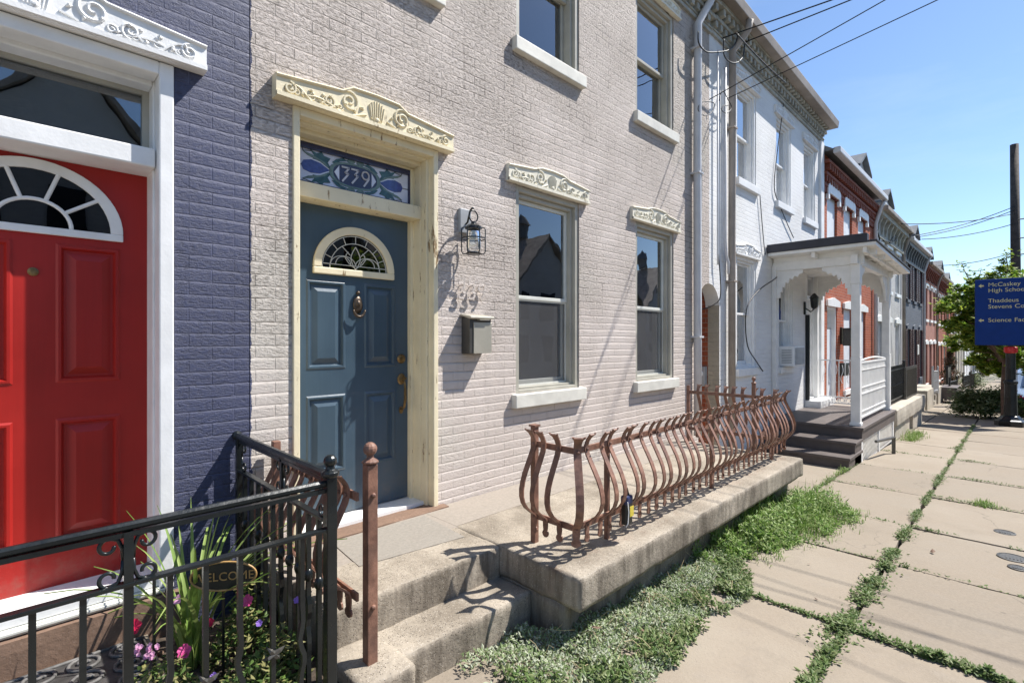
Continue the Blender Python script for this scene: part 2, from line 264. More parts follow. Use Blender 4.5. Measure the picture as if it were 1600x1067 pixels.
# ------------------------------------------------------------ mesh builder
OFF={}
class MB:
    def __init__(s): s.v=[]; s.f=[]
    def add(s,vs,fs):
        b=len(s.v); s.v+= [tuple(x) for x in vs]; s.f+=[tuple(i+b for i in f) for f in fs]; return s
    def box(s,x0,x1,y0,y1,z0,z1):
        return s.add([(x0,y0,z0),(x1,y0,z0),(x1,y1,z0),(x0,y1,z0),(x0,y0,z1),(x1,y0,z1),(x1,y1,z1),(x0,y1,z1)],
          [(0,3,2,1),(4,5,6,7),(0,1,5,4),(1,2,6,5),(2,3,7,6),(3,0,4,7)])
    def prism(s,pts,f0,f1):
        # pts 2-D polygon; f0/f1 map (u,v)->3-D for both caps
        n=len(pts); return s.add([f0(*p) for p in pts]+[f1(*p) for p in pts],
          [tuple(range(n))[::-1],tuple(range(n,2*n))]+[(i,(i+1)%n,n+(i+1)%n,n+i) for i in range(n)])
    def pxz(s,pts,y0,y1): return s.prism(pts,lambda u,v:(u,y0,v),lambda u,v:(u,y1,v))
    def pyz(s,pts,x0,x1): return s.prism(pts,lambda u,v:(x0,u,v),lambda u,v:(x1,u,v))
    def pxy(s,pts,z0,z1): return s.prism(pts,lambda u,v:(u,v,z0),lambda u,v:(u,v,z1))
    def quad(s,a,b,c,d): return s.add([a,b,c,d],[(0,1,2,3)])
    def tube(s,pts,r,n=6,closed=False):
        P=[Vector(p) for p in pts]; m=len(P); rr=r if isinstance(r,(list,tuple)) else [r]*m
        vs=[];fs=[]; prev=None
        for i in range(m):
            if closed: t=P[(i+1)%m]-P[i-1]
            else: t=P[min(i+1,m-1)]-P[max(i-1,0)]
            if t.length<1e-9: t=Vector((0,0,1))
            t.normalize()
            if prev is None:
                a=Vector((0,0,1)) if abs(t.z)<.9 else Vector((1,0,0)); u=t.cross(a).normalized()
            else: u=(prev-t*prev.dot(t)).normalized()
            prev=u; v=t.cross(u)
            for k in range(n):
                a=2*PI*(k+.5)/n; vs.append(P[i]+u*math.cos(a)*rr[i]+v*math.sin(a)*rr[i])
        for i in range(m if closed else m-1):
            j=(i+1)%m
            for k in range(n):
                l=(k+1)%n; fs.append((i*n+k,i*n+l,j*n+l,j*n+k))
        if not closed: fs+= [tuple(range(n))[::-1],tuple((m-1)*n+k for k in range(n))]
        return s.add(vs,fs)
    def ribbon(s,pts,w,t,side):
        P=[Vector(p) for p in pts]; m=len(P); sd=Vector(side).normalized(); vs=[];fs=[]
        for i in range(m):
            tg=(P[min(i+1,m-1)]-P[max(i-1,0)]).normalized(); nn=tg.cross(sd).normalized(); wi=w[i] if isinstance(w,(list,tuple)) else w
            for a,b in ((-1,-1),(1,-1),(1,1),(-1,1)): vs.append(P[i]+sd*a*wi/2+nn*b*t/2)
        for i in range(m-1):
            for k in range(4): fs.append((i*4+k,i*4+(k+1)%4,i*4+4+(k+1)%4,i*4+4+k))
        fs+=[(3,2,1,0),tuple(4*m-4+k for k in range(4))]; return s.add(vs,fs)
    def lathe(s,prof,cx,cy,n=16):
        vs=[];fs=[];m=len(prof)
        for r,z in prof:
            for k in range(n): a=2*PI*k/n; vs.append((cx+r*math.cos(a),cy+r*math.sin(a),z))
        for i in range(m-1):
            for k in range(n): l=(k+1)%n; fs.append((i*n+k,i*n+l,i*n+n+l,i*n+n+k))
        fs+=[tuple(range(n))[::-1],tuple((m-1)*n+k for k in range(n))]; return s.add(vs,fs)
    def ball(s,c,r,n=10): 
        return s.lathe([(max(1e-4,r*math.sin(PI*i/n)),c[2]-r*math.cos(PI*i/n)) for i in range(n+1)],c[0],c[1],n+2)
    def frame(s,xa,xb,za,zb,w,y0,y1,wb=None,wt=None):
        wb=w if wb is None else wb; wt=w if wt is None else wt
        s.box(xa,xa+w,y0,y1,za,zb); s.box(xb-w,xb,y0,y1,za,zb)
        s.box(xa+w,xb-w,y0,y1,zb-wt,zb); 
        if wb: s.box(xa+w,xb-w,y0,y1,za,za+wb)
        return s
    def build(s,name,mat,parent=None,bevel=0,smooth=False,recalc=True,local=False,subd=0):
        me=bpy.data.meshes.new(name); off=Vector((0,0,0))
        if parent is not None: off=Vector((0,0,0)) if local else OFF[parent.name]
        elif not local and s.v:
            xs=[v[0] for v in s.v]; ys=[v[1] for v in s.v]; off=Vector(((min(xs)+max(xs))/2,(min(ys)+max(ys))/2,min(v[2] for v in s.v)))
        me.from_pydata([(v[0]-off.x,v[1]-off.y,v[2]-off.z) for v in s.v],[],s.f)
        if recalc:
            b=bmesh.new(); b.from_mesh(me); bmesh.ops.recalc_face_normals(b,faces=b.faces); b.to_mesh(me); b.free()
        me.materials.append(M[mat] if isinstance(mat,str) else mat)
        if smooth: me.polygons.foreach_set('use_smooth',[True]*len(me.polygons))
        o=bpy.data.objects.new(name,me); COL.objects.link(o)
        if parent is not None: o.parent=parent; OFF[o.name]=off
        else: o.location=off; OFF[o.name]=off
        if bevel:
            md=o.modifiers.new('bevel','BEVEL'); md.width=bevel; md.segments=2; md.limit_method='ANGLE'; md.angle_limit=R(40)
        return o
def thing(name,label,cat,loc,group=None,rotz=0):
    o=bpy.data.objects.new(name,None); COL.objects.link(o); o.location=loc; o.rotation_euler=(0,0,rotz); o.empty_display_size=.1
    OFF[o.name]=Vector(loc); tag(o,label,cat,group); return o
def tag(o,label,cat,group=None,kind=None):
    if label: o['label']=label
    if cat: o['category']=cat
    if group: o['group']=group
    if kind: o['kind']=kind
    return o
def struct(mb,name,mat,label,cat,**k):
    return tag(mb.build(name,mat,**k),label,cat,kind='structure')
def copytree(o,parent=None):
    c=o.copy(); COL.objects.link(c); OFF[c.name]=OFF.get(o.name,Vector((0,0,0)))
    if parent is not None: c.parent=parent
    for ch in list(o.children): copytree(ch,c)
    return c
def textmesh(s,size,depth,align='CENTER',shear=0,spacing=1.0):
    cu=bpy.data.curves.new('lettering','FONT'); cu.body=s; cu.size=size; cu.extrude=depth; cu.align_x=align; cu.align_y='CENTER'; cu.shear=shear; cu.space_character=spacing
    o=bpy.data.objects.new('lettering',cu); COL.objects.link(o); dg=bpy.context.evaluated_depsgraph_get(); 
    me=bpy.data.meshes.new_from_object(o.evaluated_get(dg)); bpy.data.objects.remove(o); bpy.data.curves.remove(cu)
    vs=[tuple(v.co) for v in me.vertices]; fs=[tuple(p.vertices) for p in me.polygons]; bpy.data.meshes.remove(me); return vs,fs
def text_on_facade(mb,s,size,depth,x,y,z,**k):   # reads from -Y
    vs,fs=textmesh(s,size,depth,**k); mb.add([(x+a,y-c,z+b) for a,b,c in vs],fs); return mb
def arc(cx,cz,r,a0,a1,n,y,rz=None):
    rz=r if rz is None else rz
    return [(cx+r*math.cos(a0+(a1-a0)*i/n),y,cz+rz*math.sin(a0+(a1-a0)*i/n)) for i in range(n+1)]
def spiral(cx,cz,r0,r1,a0,turns,n,y):
    out=[]
    for i in range(n+1):
        t=i/n; r=r0+(r1-r0)*t; a=a0+turns*2*PI*t; out.append((cx+r*math.cos(a),y,cz+r*math.sin(a)))
    return out
def rough_box(mb,x0,x1,y0,y1,z0,z1,step=.035,amp=.006,rnd=.018,seed=0):
    """weathered concrete block: subdivided, rounded edges, uneven faces"""
    L=[x1-x0,y1-y0,z1-z0]; N=[max(2,int(l/step)) for l in L]; idx={}; vs=[]; fs=[]
    def pt(i,j,k):
        key=(i,j,k)
        if key in idx: return idx[key]
        p=Vector((x0+L[0]*i/N[0],y0+L[1]*j/N[1],z0+L[2]*k/N[2]))
        q=Vector((min(max(p.x,x0+rnd),x1-rnd),min(max(p.y,y0+rnd),y1-rnd),min(max(p.z,z0+rnd),z1-rnd)))
        d=p-q
        if d.length>1e-6: p=q+d.normalized()*rnd
        ns=noise.noise_vector(p*9+Vector((seed,0,0)))*amp+noise.noise_vector(p*31+Vector((seed,3,0)))*amp*.45
        if sum(1 for a,b in ((i,N[0]),(j,N[1]),(k,N[2])) if a in (0,b))>=2:
            c=noise.noise(p*7+Vector((seed,9,2)))
            ns-= d.normalized()*max(0,c-.1)*.016 if d.length>1e-6 else Vector()
        p=p+ns; idx[key]=len(vs); vs.append(tuple(p)); return idx[key]
    for a in range(3):
        b,c=[(1,2),(0,2),(0,1)][a]
        for side in (0,N[a]):
            for i in range(N[b]):
                for j in range(N[c]):
                    def P(u,v):
                        t=[0,0,0]; t[a]=side; t[b]=u; t[c]=v; return pt(*t)
                    fs.append((P(i,j),P(i+1,j),P(i+1,j+1),P(i,j+1)))
    return mb.add(vs,fs)
def leaves(mb,gen,n,size,flat=.5,aspect=.5):
    """n little leaf blades (two faces each) at points from gen()"""
    for _ in range(n):
        g=gen()
        if g is None: continue
        p=Vector(g); s=size*random.uniform(.45,1.5); a=random.uniform(0,2*PI)
        d=Vector((math.cos(a),math.sin(a),random.uniform(-flat,flat*1.4))).normalized(); sd=Vector((-math.sin(a),math.cos(a),random.uniform(-.5,.5))).normalized()
        up=d.cross(sd)*s*.12
        mb.add([p,p+d*s*.5+sd*s*aspect*.5-up,p+d*s,p+d*s*.5-sd*s*aspect*.5-up],[(0,1,2),(0,2,3)])
    return mb
def blades(mb,p,n,h,w,spread,droop=.5):
    for _ in range(n):
        a=random.uniform(0,2*PI); l=h*random.uniform(.5,1.15); o=Vector(p)+Vector((random.gauss(0,spread),random.gauss(0,spread),0))
        d=Vector((math.cos(a),math.sin(a),0)); sd=Vector((-math.sin(a),math.cos(a),0)); k=random.uniform(.1,.9)
        pts=[o+d*(l*k*t*t)+Vector((0,0,l*(t-droop*k*t*t))) for t in (0,.35,.7,1)]
        ww=[w,w*.85,w*.55,w*.08]; vs=[]
        for q,x in zip(pts,ww): vs+= [q-sd*x/2,q+sd*x/2]
        mb.add(vs,[(0,1,3,2),(2,3,5,4),(4,5,7,6)])
    return mb
# ------------------------------------------------------------ the setting: ground, pavement, road
YF=3.0            # the facade line of the row
g=MB(); xs=[-60,-20,0,3,6,9,12,16,20,30,50,80,140,600]; ysl=[-400,-60,-20,0,60,400]
for i in range(len(xs)-1):
    for j in range(len(ysl)-1):
        a,b,c,d=xs[i],xs[i+1],ysl[j],ysl[j+1]
        g.quad((a,c,gz(a)-.06),(b,c,gz(b)-.06),(b,d,gz(b)-.06),(a,d,gz(a)-.06))
struct(g,'ground','earth','bare earth ground below the pavement and buildings','ground',recalc=False)
edge=[(-30,-.6),(14,-.55),(20.6,-.5),(21.0,.15),(24,.18),(25.9,.18),(26.1,-.35),(40,.2),(80,1.0)]
def ey(x):
    for (a,b),(c,d) in zip(edge,edge[1:]):
        if a<=x<=c: return b+(d-b)*(x-a)/(c-a)
    return edge[-1][1]
rd=MB(); rx=[-30,-10,0,7,14,20.6,21.0,24,25.9,26.1,30,40,60,80]
for a,b in zip(rx,rx[1:]): rd.quad((a,-7.5,gz(a)-.055),(b,-7.5,gz(b)-.055),(b,ey(b)-.15,gz(b)-.055),(a,ey(a)-.15,gz(a)-.055))
# the road lies a kerb's height below the pavement; pavement and kerb are raised sheets above it
struct(rd,'road','asphalt','grey asphalt road beyond the kerb','road',recalc=False)
kb=MB()
for a,b in zip(rx,rx[1:]):
    kb.add([(a,ey(a)-.15,gz(a)-.06),(b,ey(b)-.15,gz(b)-.06),(b,ey(b),gz(b)-.06),(a,ey(a),gz(a)-.06),(a,ey(a)-.15,gz(a)+.003),(b,ey(b)-.15,gz(b)+.003),(b,ey(b),gz(b)+.003),(a,ey(a),gz(a)+.003)],
      [(4,5,6,7),(0,1,5,4),(2,3,7,6)])
struct(kb,'kerb','stone','pale stone kerb along the pavement edge','kerb')
XJ=[-6,-4.6,-3.2,-1.9,-.6,.75,2.03,3.37,4.71,5.9,7.4,8.92,10.6]
while XJ[-1]<78: XJ.append(XJ[-1]+1.45)
sw=MB()
def slabs(y0f,y1f,xj,gap=.009):
    for a,b in zip(xj,xj[1:]):
        x0,x1=a+gap,b-gap; t=[random.uniform(-.005,.005) for _ in range(4)]; n=14 if a<13 else 4
        vs=[];fs=[]
        for i in range(n+1):
            for j in range(n+1):
                u,v=i/n,j/n; x=x0+(x1-x0)*u; y=y0f(x)+(y1f(x)-y0f(x))*v; z=gz(x)+(t[0]*(1-u)+t[1]*u)*(1-v)+(t[3]*(1-u)+t[2]*u)*v+.003*noise.noise((x*2,y*2,5))
                if i in (0,n) or j in (0,n):
                    k=max(0,noise.noise((x*11,y*11,a)))*.022+max(0,noise.noise((x*31,y*31,a)))*.008; cx_=(u-.5)*2; cy_=(v-.5)*2
                    if i in (0,n): x-=cx_*k
                    if j in (0,n): y-=cy_*k
                    z-=.004
                vs.append((x,y,z))
        for i in range(n):
            for j in range(n): q=i*(n+1)+j; fs.append((q,q+n+1,q+n+2,q+1))
        ring=[i*(n+1) for i in range(n+1)]+[n*(n+1)+j for j in range(1,n+1)]+[i*(n+1)+n for i in range(n-1,-1,-1)]+[j for j in range(n-1,0,-1)]
        base=len(vs)
        for q in ring: vs.append((vs[q][0],vs[q][1],vs[q][2]-.045))
        for k in range(len(ring)): l=(k+1)%len(ring); fs.append((ring[k],base+k,base+l,ring[l]))
        sw.add(vs,fs)
slabs(lambda x:ey(x)+.01,lambda x:.70+.010*(x-3)-.01,XJ)
XJ2=[x+random.uniform(-.015,.015) for x in XJ]
slabs(lambda x:.70+.010*(x-3)+.01,lambda x:1.70+.004*(x-6),XJ2)
slabs(lambda x:1.72+.004*(x-6),lambda x:2.98,[-6,-3.2,-.9,1.9,3.9,6.3,7.0,8.7,10.6,12.6,14.6,16.6,19,21.5,24,27,30,33,36,39,42,45,48,51,54,57,60])
struct(sw,'sidewalk','slab','pale tan concrete slab pavement with weeds in its joints','pavement',smooth=False)

# ------------------------------------------------------------ walls and windows
def grid_wall(mb,x0,x1,z0,z1,ops,y,depth,back=True,side=7.0):
    X=sorted({x0,x1,*[o[0] for o in ops],*[o[1] for o in ops]}); Z=sorted({z0,z1,*[o[2] for o in ops],*[o[3] for o in ops]})
    X=[x for x in X if x0<=x<=x1]; Z=[z for z in Z if z0<=z<=z1]
    for a,b in zip(X,X[1:]):
        for c,d in zip(Z,Z[1:]):
            mx,mz=(a+b)/2,(c+d)/2
            if any(o[0]<mx<o[1] and o[2]<mz<o[3] for o in ops): continue
            mb.quad((a,y,c),(b,y,c),(b,y,d),(a,y,d))
    for a,b,c,d in ops:
        c2=max(c,z0)
        mb.quad((a,y,c2),(a,y,d),(a,y+depth,d),(a,y+depth,c2)); mb.quad((b,y,c2),(b,y+depth,c2),(b,y+depth,d),(b,y,d))
        mb.quad((a,y,d),(b,y,d),(b,y+depth,d),(a,y+depth,d)); mb.quad((a,y,c2),(a,y+depth,c2),(b,y+depth,c2),(b,y,c2))
    if back:
        mb.quad((x0,y,z0),(x0,y,z1),(x0,y+side,z1),(x0,y+side,z0)); mb.quad((x1,y,z0),(x1,y+side,z0),(x1,y+side,z1),(x1,y,z1))
        mb.quad((x0,y+side,z0),(x0,y+side,z1),(x1,y+side,z1),(x1,y+side,z0))
    return mb
def carved_lintel(parent,xa,xb,zb,h,peak,mat,y=YF,proud=.05,big=False):
    xc=(xa+xb)/2; w=xb-xa; m=MB(); f=y-proud
    sh=.36*w if not big else .30*w
    out=[(xa,zb),(xb,zb),(xb,zb+h),(xc+sh*.62,zb+h+(peak-h)*.45),(xc+.13*w,zb+peak*.97),(xc,zb+peak),(xc-.13*w,zb+peak*.97),(xc-sh*.62,zb+h+(peak-h)*.45),(xa,zb+h)]
    m.pxz(out,f,y+.04)
    base=zb+.026                                    # raised border along the foot and the top edge
    m.box(xa,xb,f-.014,f+.01,zb+.002,base)
    top=out[2:]; m.tube([(p[0],f-.004,p[1]-.012) for p in top],.009,5)
    zc=zb+h*.55; r=h*.36
    for sgn in (-1,1):
        m.tube(spiral(xc+sgn*w*.15,zb+peak*.50,peak*.30,peak*.05,PI/2-sgn*.3,sgn*1.6,30,f-.003),.0085,5)
        m.tube(spiral(xc+sgn*w*.255,zb+h*.52,h*.30,h*.05,-PI/2,-sgn*1.4,22,f-.003),.0075,5)
        m.tube(spiral(xc+sgn*w*.44,zb+h*.5,h*.28,h*.06,PI/2,sgn*1.5,22,f-.003),.0075,5)
        m.tube([(xc+sgn*w*t,f-.003,zb+h*(.42+.26*math.sin(t*34))) for t in [.27+.012*i for i in range(13)]],.0065,5)
        m.tube([(xc+sgn*w*t,f-.003,base+.016+.02*math.sin(t*22+1)) for t in [.06+.02*i for i in range(16)]],.006,5)
        for q in range(3):                            # leaf tips along the stem
            px=xc+sgn*w*(.285+.05*q); m.ball((px,f,zb+h*(.68-.1*q)),.011,5)
    for sgn in (-1,1):                                # acanthus leaves and curls between the scrolls
        for k in range(9):
            t_=.075+.043*k; zz=base+(h*.10 if k%2 else h*.42)+.006*math.sin(k*2.3); a_=.6+.5*math.sin(k*1.9); L_=.030+.012*math.sin(k*3.1)
            m.tube([(xc+sgn*w*t_,f,zz),(xc+sgn*(w*t_+L_*.5*math.cos(a_)),f-.010,zz+L_*.5*math.sin(a_)),(xc+sgn*(w*t_+L_*math.cos(a_)),f-.002,zz+L_*math.sin(a_)*.8)],[.0025,.0085,.0015],5)
        for k in range(4): m.tube(spiral(xc+sgn*w*(.20+.07*k),base+h*.2,h*.17,h*.04,k,sgn*1.3,14,f-.002),.0045,5)
    for k in range(-3,4):                             # the fan at the middle
        a=PI/2-k*.24; m.tube([(xc+.012*k,f-.004,zb+peak*.2),(xc+math.cos(a)*peak*.36,f-.004,zb+peak*.2+math.sin(a)*peak*.55)],[.003,.0075],5)
    m.ball((xc,f-.002,zb+peak*.2),.018,7)
    return m.build('lintel',mat,parent)
def window(house,xa,xb,za,zb,y=YF,out='greige',inn='greigelight',sash='offwhite',lintel=None,sill='sill',blind='blind',screen=True,split=.5,blindtop='blind',simple=False,depth=.06,label=None,sillw=.05,blindz=.0,blindy=.215,boarded=False,cover=1.0,fold=.008):
    if simple:
        m=MB().frame(xa,xb,za,zb,.06,y+.05,y+.13); m.box(xa+.06,xb-.06,y+.06,y+.11,(za+zb)/2-.02,(za+zb)/2+.02)
        win=m.build('window',sash,house)
        if boarded: MB().box(xa+.03,xb-.03,y+.045,y+.05,za,zb).build('board','board',win)
        MB().box(xa+.05,xb-.05,y+.09,y+.094,za+.05,zb-.05).build('pane','glass',win)
        MB().box(xa+.02,xb-.02,y+.22,y+.23,za,zb).build('blind',blind,win)
    else:
        m=MB().frame(xa+.002,xb-.002,za,zb-.002,.048,y+.012,y+.12,wb=.03); m.frame(xa+.052,xb-.052,za+.03,zb-.052,.03,y+.045,y+.20,wb=.02,wt=.035)
        win=m.build('window',out,house,bevel=.004)
        a,b,c,d=xa+.084,xb-.084,za+.052,zb-.09; zm=c+(d-c)*split
        MB().frame(a,b,zm-.012,d,.032,y+.085,y+.118,wb=.032).build('upper_sash',sash,win,bevel=.003)
        MB().frame(a,b,c,zm+.022,.034,y+.122,y+.155,wb=.05,wt=.034).build('lower_sash',sash,win,bevel=.003)
        MB().box(a+.02,b-.02,y+.100,y+.104,zm,d-.02).build('pane','glass',win)
        MB().box(a+.02,b-.02,y+.138,y+.142,c+.02,zm).build('pane','glass',win)
        if screen:
            MB().frame(a,b,c,zm-.012,.014,y+.096,y+.106).build('screen_frame',sash,win)
            MB().quad((a+.01,y+.101,c+.01),(b-.01,y+.101,c+.01),(b-.01,y+.101,zm-.02),(a+.01,y+.101,zm-.02)).build('insect_screen','screen',win)
        bl=MB(); n=28
        for i in range(n):
            x0=xa+.03+(xb-xa-.06)*i/n*cover; x1=xa+.03+(xb-xa-.06)*(i+1)/n*cover; ya=y+blindy+fold*math.sin(i*1.7)+fold*.5*math.sin(i*.6); yb=y+blindy+fold*math.sin((i+1)*1.7)+fold*.5*math.sin((i+1)*.6)
            bl.quad((x0,ya,za+blindz),(x1,yb,za+blindz),(x1,yb,zb),(x0,ya,zb))
        bl.build('curtain',blind,win)
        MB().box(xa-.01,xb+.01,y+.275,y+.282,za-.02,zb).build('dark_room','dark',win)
    if sill: MB().box(xa-sillw,xb+sillw,y-.055,y+.06,za-.115,za-.001).build('sill',sill,win,bevel=.007)
    if lintel:
        carved_lintel(win,xa-.115,xb+.115,zb+.001,.14,.205,lintel,y,.035)
    if label: win['label']=label
    return win
def spouts(path,r,name,mat,parent,brackets=()):
    m=MB().tube(path,r,10)
    o=m.build(name,mat,parent,smooth=True)
    for x,y,z in brackets: MB().box(x-r-.012,x+r+.012,y-r-.006,y+.1,z-.012,z+.012).build('strap',mat,o)
    return o
def roof_slope(parent,x0,x1,ze,mat='slateroof',y0=2.78,over=.0,rise=2.3,run=3.6):
    m=MB(); m.add([(x0,y0,ze),(x1,y0,ze),(x1,y0+run,ze+rise),(x0,y0+run,ze+rise),(x0,y0+2*run,ze),(x1,y0+2*run,ze)],[(0,1,2,3),(3,2,5,4),(0,3,4),(1,5,2),(0,4,5,1)])
    return m.build('roof',mat,parent)
def dentils(mb,x0,x1,z,y,pitch,w,d,h,base=None):
    n=int((x1-x0)/pitch)
    for i in range(n+1):
        x=x0+pitch*i
        if x+w<=x1: mb.box(x,x+w,y-d,y+.02,z,z+h)
def corbel_cornice(parent,x0,x1,zb,mat,proj=.22):
    m=MB(); x0+=.003; x1-=.003
    m.box(x0,x1,YF-.035,YF+.05,zb,zb+.05); m.box(x0,x1,YF-.05,YF+.05,zb+.05,zb+.075)
    dentils(m,x0+.02,x1,zb+.076,YF-.0,.155,.075,.085,.085); m.box(x0,x1,YF-.10,YF+.05,zb+.162,zb+.215)
    dentils(m,x0+.095,x1,zb+.216,YF,.155,.075,.16,.09); m.box(x0,x1,YF-.18,YF+.05,zb+.307,zb+.36)
    m.box(x0,x1,YF-.02,YF+.05,zb+.075,zb+.31)
    return m.build('cornice',mat,parent,bevel=.005)

# ---------------- door helpers
def panel_profile(m,xa,xb,za,zb,y):
    rects=[(0,0),(.010,-.006),(.020,-.006),(.030,.012),(.040,.012),(.075,-.003)]
    R_=[]
    for ins,dy in rects: R_.append([(xa+ins,y+dy,za+ins),(xb-ins,y+dy,za+ins),(xb-ins,y+dy,zb-ins),(xa+ins,y+dy,zb-ins)])
    vs=[v for r in R_ for v in r]; fs=[]
    for i in range(len(R_)-1):
        for k in range(4): fs.append((i*4+k,i*4+(k+1)%4,i*4+4+(k+1)%4,i*4+4+k))
    b=(len(R_)-1)*4; fs.append((b,b+1,b+2,b+3)); m.add(vs,fs)
def panel_door(parent,xa,xb,za,zb,y,panels,mat):
    m=MB(); grid_wall(m,xa,xb,za,zb,[],y,.04,back=False) if not panels else None
    X=sorted({xa,xb,*[p[0] for p in panels],*[p[1] for p in panels]}); Z=sorted({za,zb,*[p[2] for p in panels],*[p[3] for p in panels]})
    for a,b in zip(X,X[1:]):
        for c,d in zip(Z,Z[1:]):
            if any(p[0]<(a+b)/2<p[1] and p[2]<(c+d)/2<p[3] for p in panels): continue
            m.quad((a,y,c),(b,y,c),(b,y,d),(a,y,d))
    for p in panels: panel_profile(m,*p,y)
    m.quad((xa,y,za),(xa,y,zb),(xa,y+.045,zb),(xa,y+.045,za)); m.quad((xb,y,za),(xb,y+.045,za),(xb,y+.045,zb),(xb,y,zb)); m.quad((xa,y+.045,za),(xa,y+.045,zb),(xb,y+.045,zb),(xb,y+.045,za))
    return m.build('door',mat,parent,recalc=True)
def half_ring(m,cx,cz,r0,r1,y0,y1,k=1.0,n=28):
    o=[(cx+r1*math.cos(PI*i/n),cz+k*r1*math.sin(PI*i/n)) for i in range(n+1)]; q=[(cx+r0*math.cos(PI*i/n),cz+k*r0*math.sin(PI*i/n)) for i in range(n,-1,-1)]
    return m.pxz(o+q,y0,y1)

# ================================================================ navy house (left)
navy=thing('row_house','navy painted brick house with red door and white carved door head, far left','row house',(0,3.3,.1))
NX1=.93; DY=3.25
grid_wall(MB(),-6,NX1-.002,-.1,6.3,[(-.44,.578,.33,2.94)],YF,.28).build('wall','navy',navy)
# a house front continues off frame to the left; roof and cornice above the frame
corbel_cornice(navy,-6,NX1,5.75,'white'); roof_slope(navy,-6,NX1,6.2)
m=MB(); m.frame(-.44,.574,.33,2.935,.062,2.985,3.10,wb=0); m.frame(-.402,.536,.33,2.90,.032,3.10,3.30,wb=0,wt=.05)
fr=m.build('door_frame','white',navy,bevel=.006)
MB().pxz([(-.37,2.425),(.508,2.425),(.508,2.52),(-.37,2.52)],3.045,3.29).build('transom_bar','white',fr,bevel=.008)
tr=MB().frame(-.37,.505,2.52,2.86,.03,3.19,3.24).build('transom_window','greige',navy)
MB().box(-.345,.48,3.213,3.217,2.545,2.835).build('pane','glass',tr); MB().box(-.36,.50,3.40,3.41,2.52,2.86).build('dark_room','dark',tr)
rdoor=panel_door(navy,-.372,.506,.392,2.425,DY,[(-.262,.0,1.36,2.03),(.145,.392,1.36,2.03),(-.262,.0,.60,1.19),(.145,.392,.60,1.19)],'reddoor')
rdoor['label']='bright red panelled front door with half-round light'
cx=.067; fz=2.10; k=.93
m=MB(); half_ring(m,cx,fz,.285,.335,DY-.02,DY-.001,k); m.box(cx-.335,cx+.335,DY-.02,DY-.001,fz-.035,fz)
m.tube(arc(cx,fz,.135,0,PI,20,DY-.012,.135*k),.010,6)
for i in range(1,5):
    a=PI*i/5; m.tube([(cx+.135*math.cos(a),DY-.012,fz+.135*k*math.sin(a)),(cx+.288*math.cos(a),DY-.012,fz+.288*k*math.sin(a))],.010,6)
m.build('fanlight_frame','white',rdoor,bevel=.004)
m=MB(); m.pxz([(cx,fz)]+[(cx+.287*math.cos(PI*i/24),fz+.287*k*math.sin(PI*i/24)) for i in range(25)],DY-.005,DY-.002); m.build('fanlight_glass',glassmat('fanlight_glass',(.15,.16,.18),1.6),rdoor)
m=MB(); m.lathe([(.0,0),(.02,0),(.02,.006),(.012,.009),(.0,.009)],0,0,14); m.v=[(cx+a,DY-c,1.885+b) for a,b,c in m.v]; m.build('peephole','brass',rdoor)
MB().box(-.40,.535,3.0,3.30,.352,.392).build('threshold','white',navy,bevel=.004)
m=MB(); m.box(-.40,.535,2.985,3.02,.318,.350); m.box(-.40,.535,2.975,2.998,.328,.342); m.build('sill_trim','offwhite',navy,bevel=.003)
m=MB(); rough_box(m,-.62,.66,2.955,3.25,-.05,.315,.05,.004,.01,3); m.build('sill_stone','brownstone',navy)
carved_lintel(navy,-.573,.707,2.94,.135,.215,'oldwhite',YF,.06,True)

# ================================================================ taupe house (centre)
taupe=thing('row_house','taupe painted rough brick house with blue door and cream trim, centre','row house',(3.7,3.3,.1))
TX1=6.42; AXC=6.75
W1=(3.013,3.878,1.108,2.878); W2=(4.89,5.748,1.10,2.874)
U0=(1.33,2.19,4.10,5.55); U1=(3.018,3.878,4.098,5.55); U2=(4.89,5.748,4.075,5.50)
m=MB(); grid_wall(m,NX1+.002,TX1,-.3,6.3,[(1.162,2.2,.335,2.935),W1,W2,U0,U1,U2],YF,.28)
def arch_half(m,x0,x1,zs,ztop,left):
    r=.33; n=10; pts=[]
    for i in range(n+1):
        a=PI-(PI/2)*i/n if left else PI/2-(PI/2)*i/n
        pts.append((AXC+r*math.cos(a),zs+r*math.sin(a)))
    for p,q in zip(pts,pts[1:]):
        m.quad((p[0],YF,p[1]),(q[0],YF,q[1]),(q[0],YF,ztop),(p[0],YF,ztop)); m.quad((p[0],YF,p[1]),(p[0],YF+.2,p[1]),(q[0],YF+.2,q[1]),(q[0],YF,q[1]))
arch_half(m,TX1,AXC,2.0,6.3,True)
m.build('wall','taupe',taupe)
corbel_cornice(taupe,NX1,AXC,5.72,'stonegrey'); roof_slope(taupe,NX1,AXC,6.2)
gt=MB(); gt.box(NX1+.003,AXC-.003,2.72,3.0,6.085,6.22); gt.build('gutter','gutterold',taupe,bevel=.01)
window(taupe,*W1,lintel='creamold',blind='curtain',split=.475,cover=.86,fold=.018,blindy=.2); window(taupe,*W2,lintel='creamold',blind='curtain',split=.475,cover=.9,fold=.018,blindy=.2)  # curtains stop short: the dark strip at right stands in for frame shadow
window(taupe,*U0,lintel='creamold',sash='greige',blind='curtain'); window(taupe,*U1,lintel='creamold',sash='greige',blind='curtain',screen=False,split=.5,blindy=.18); window(taupe,*U2,lintel='creamold',sash='greige',blind='curtain',screen=False,blindy=.18)
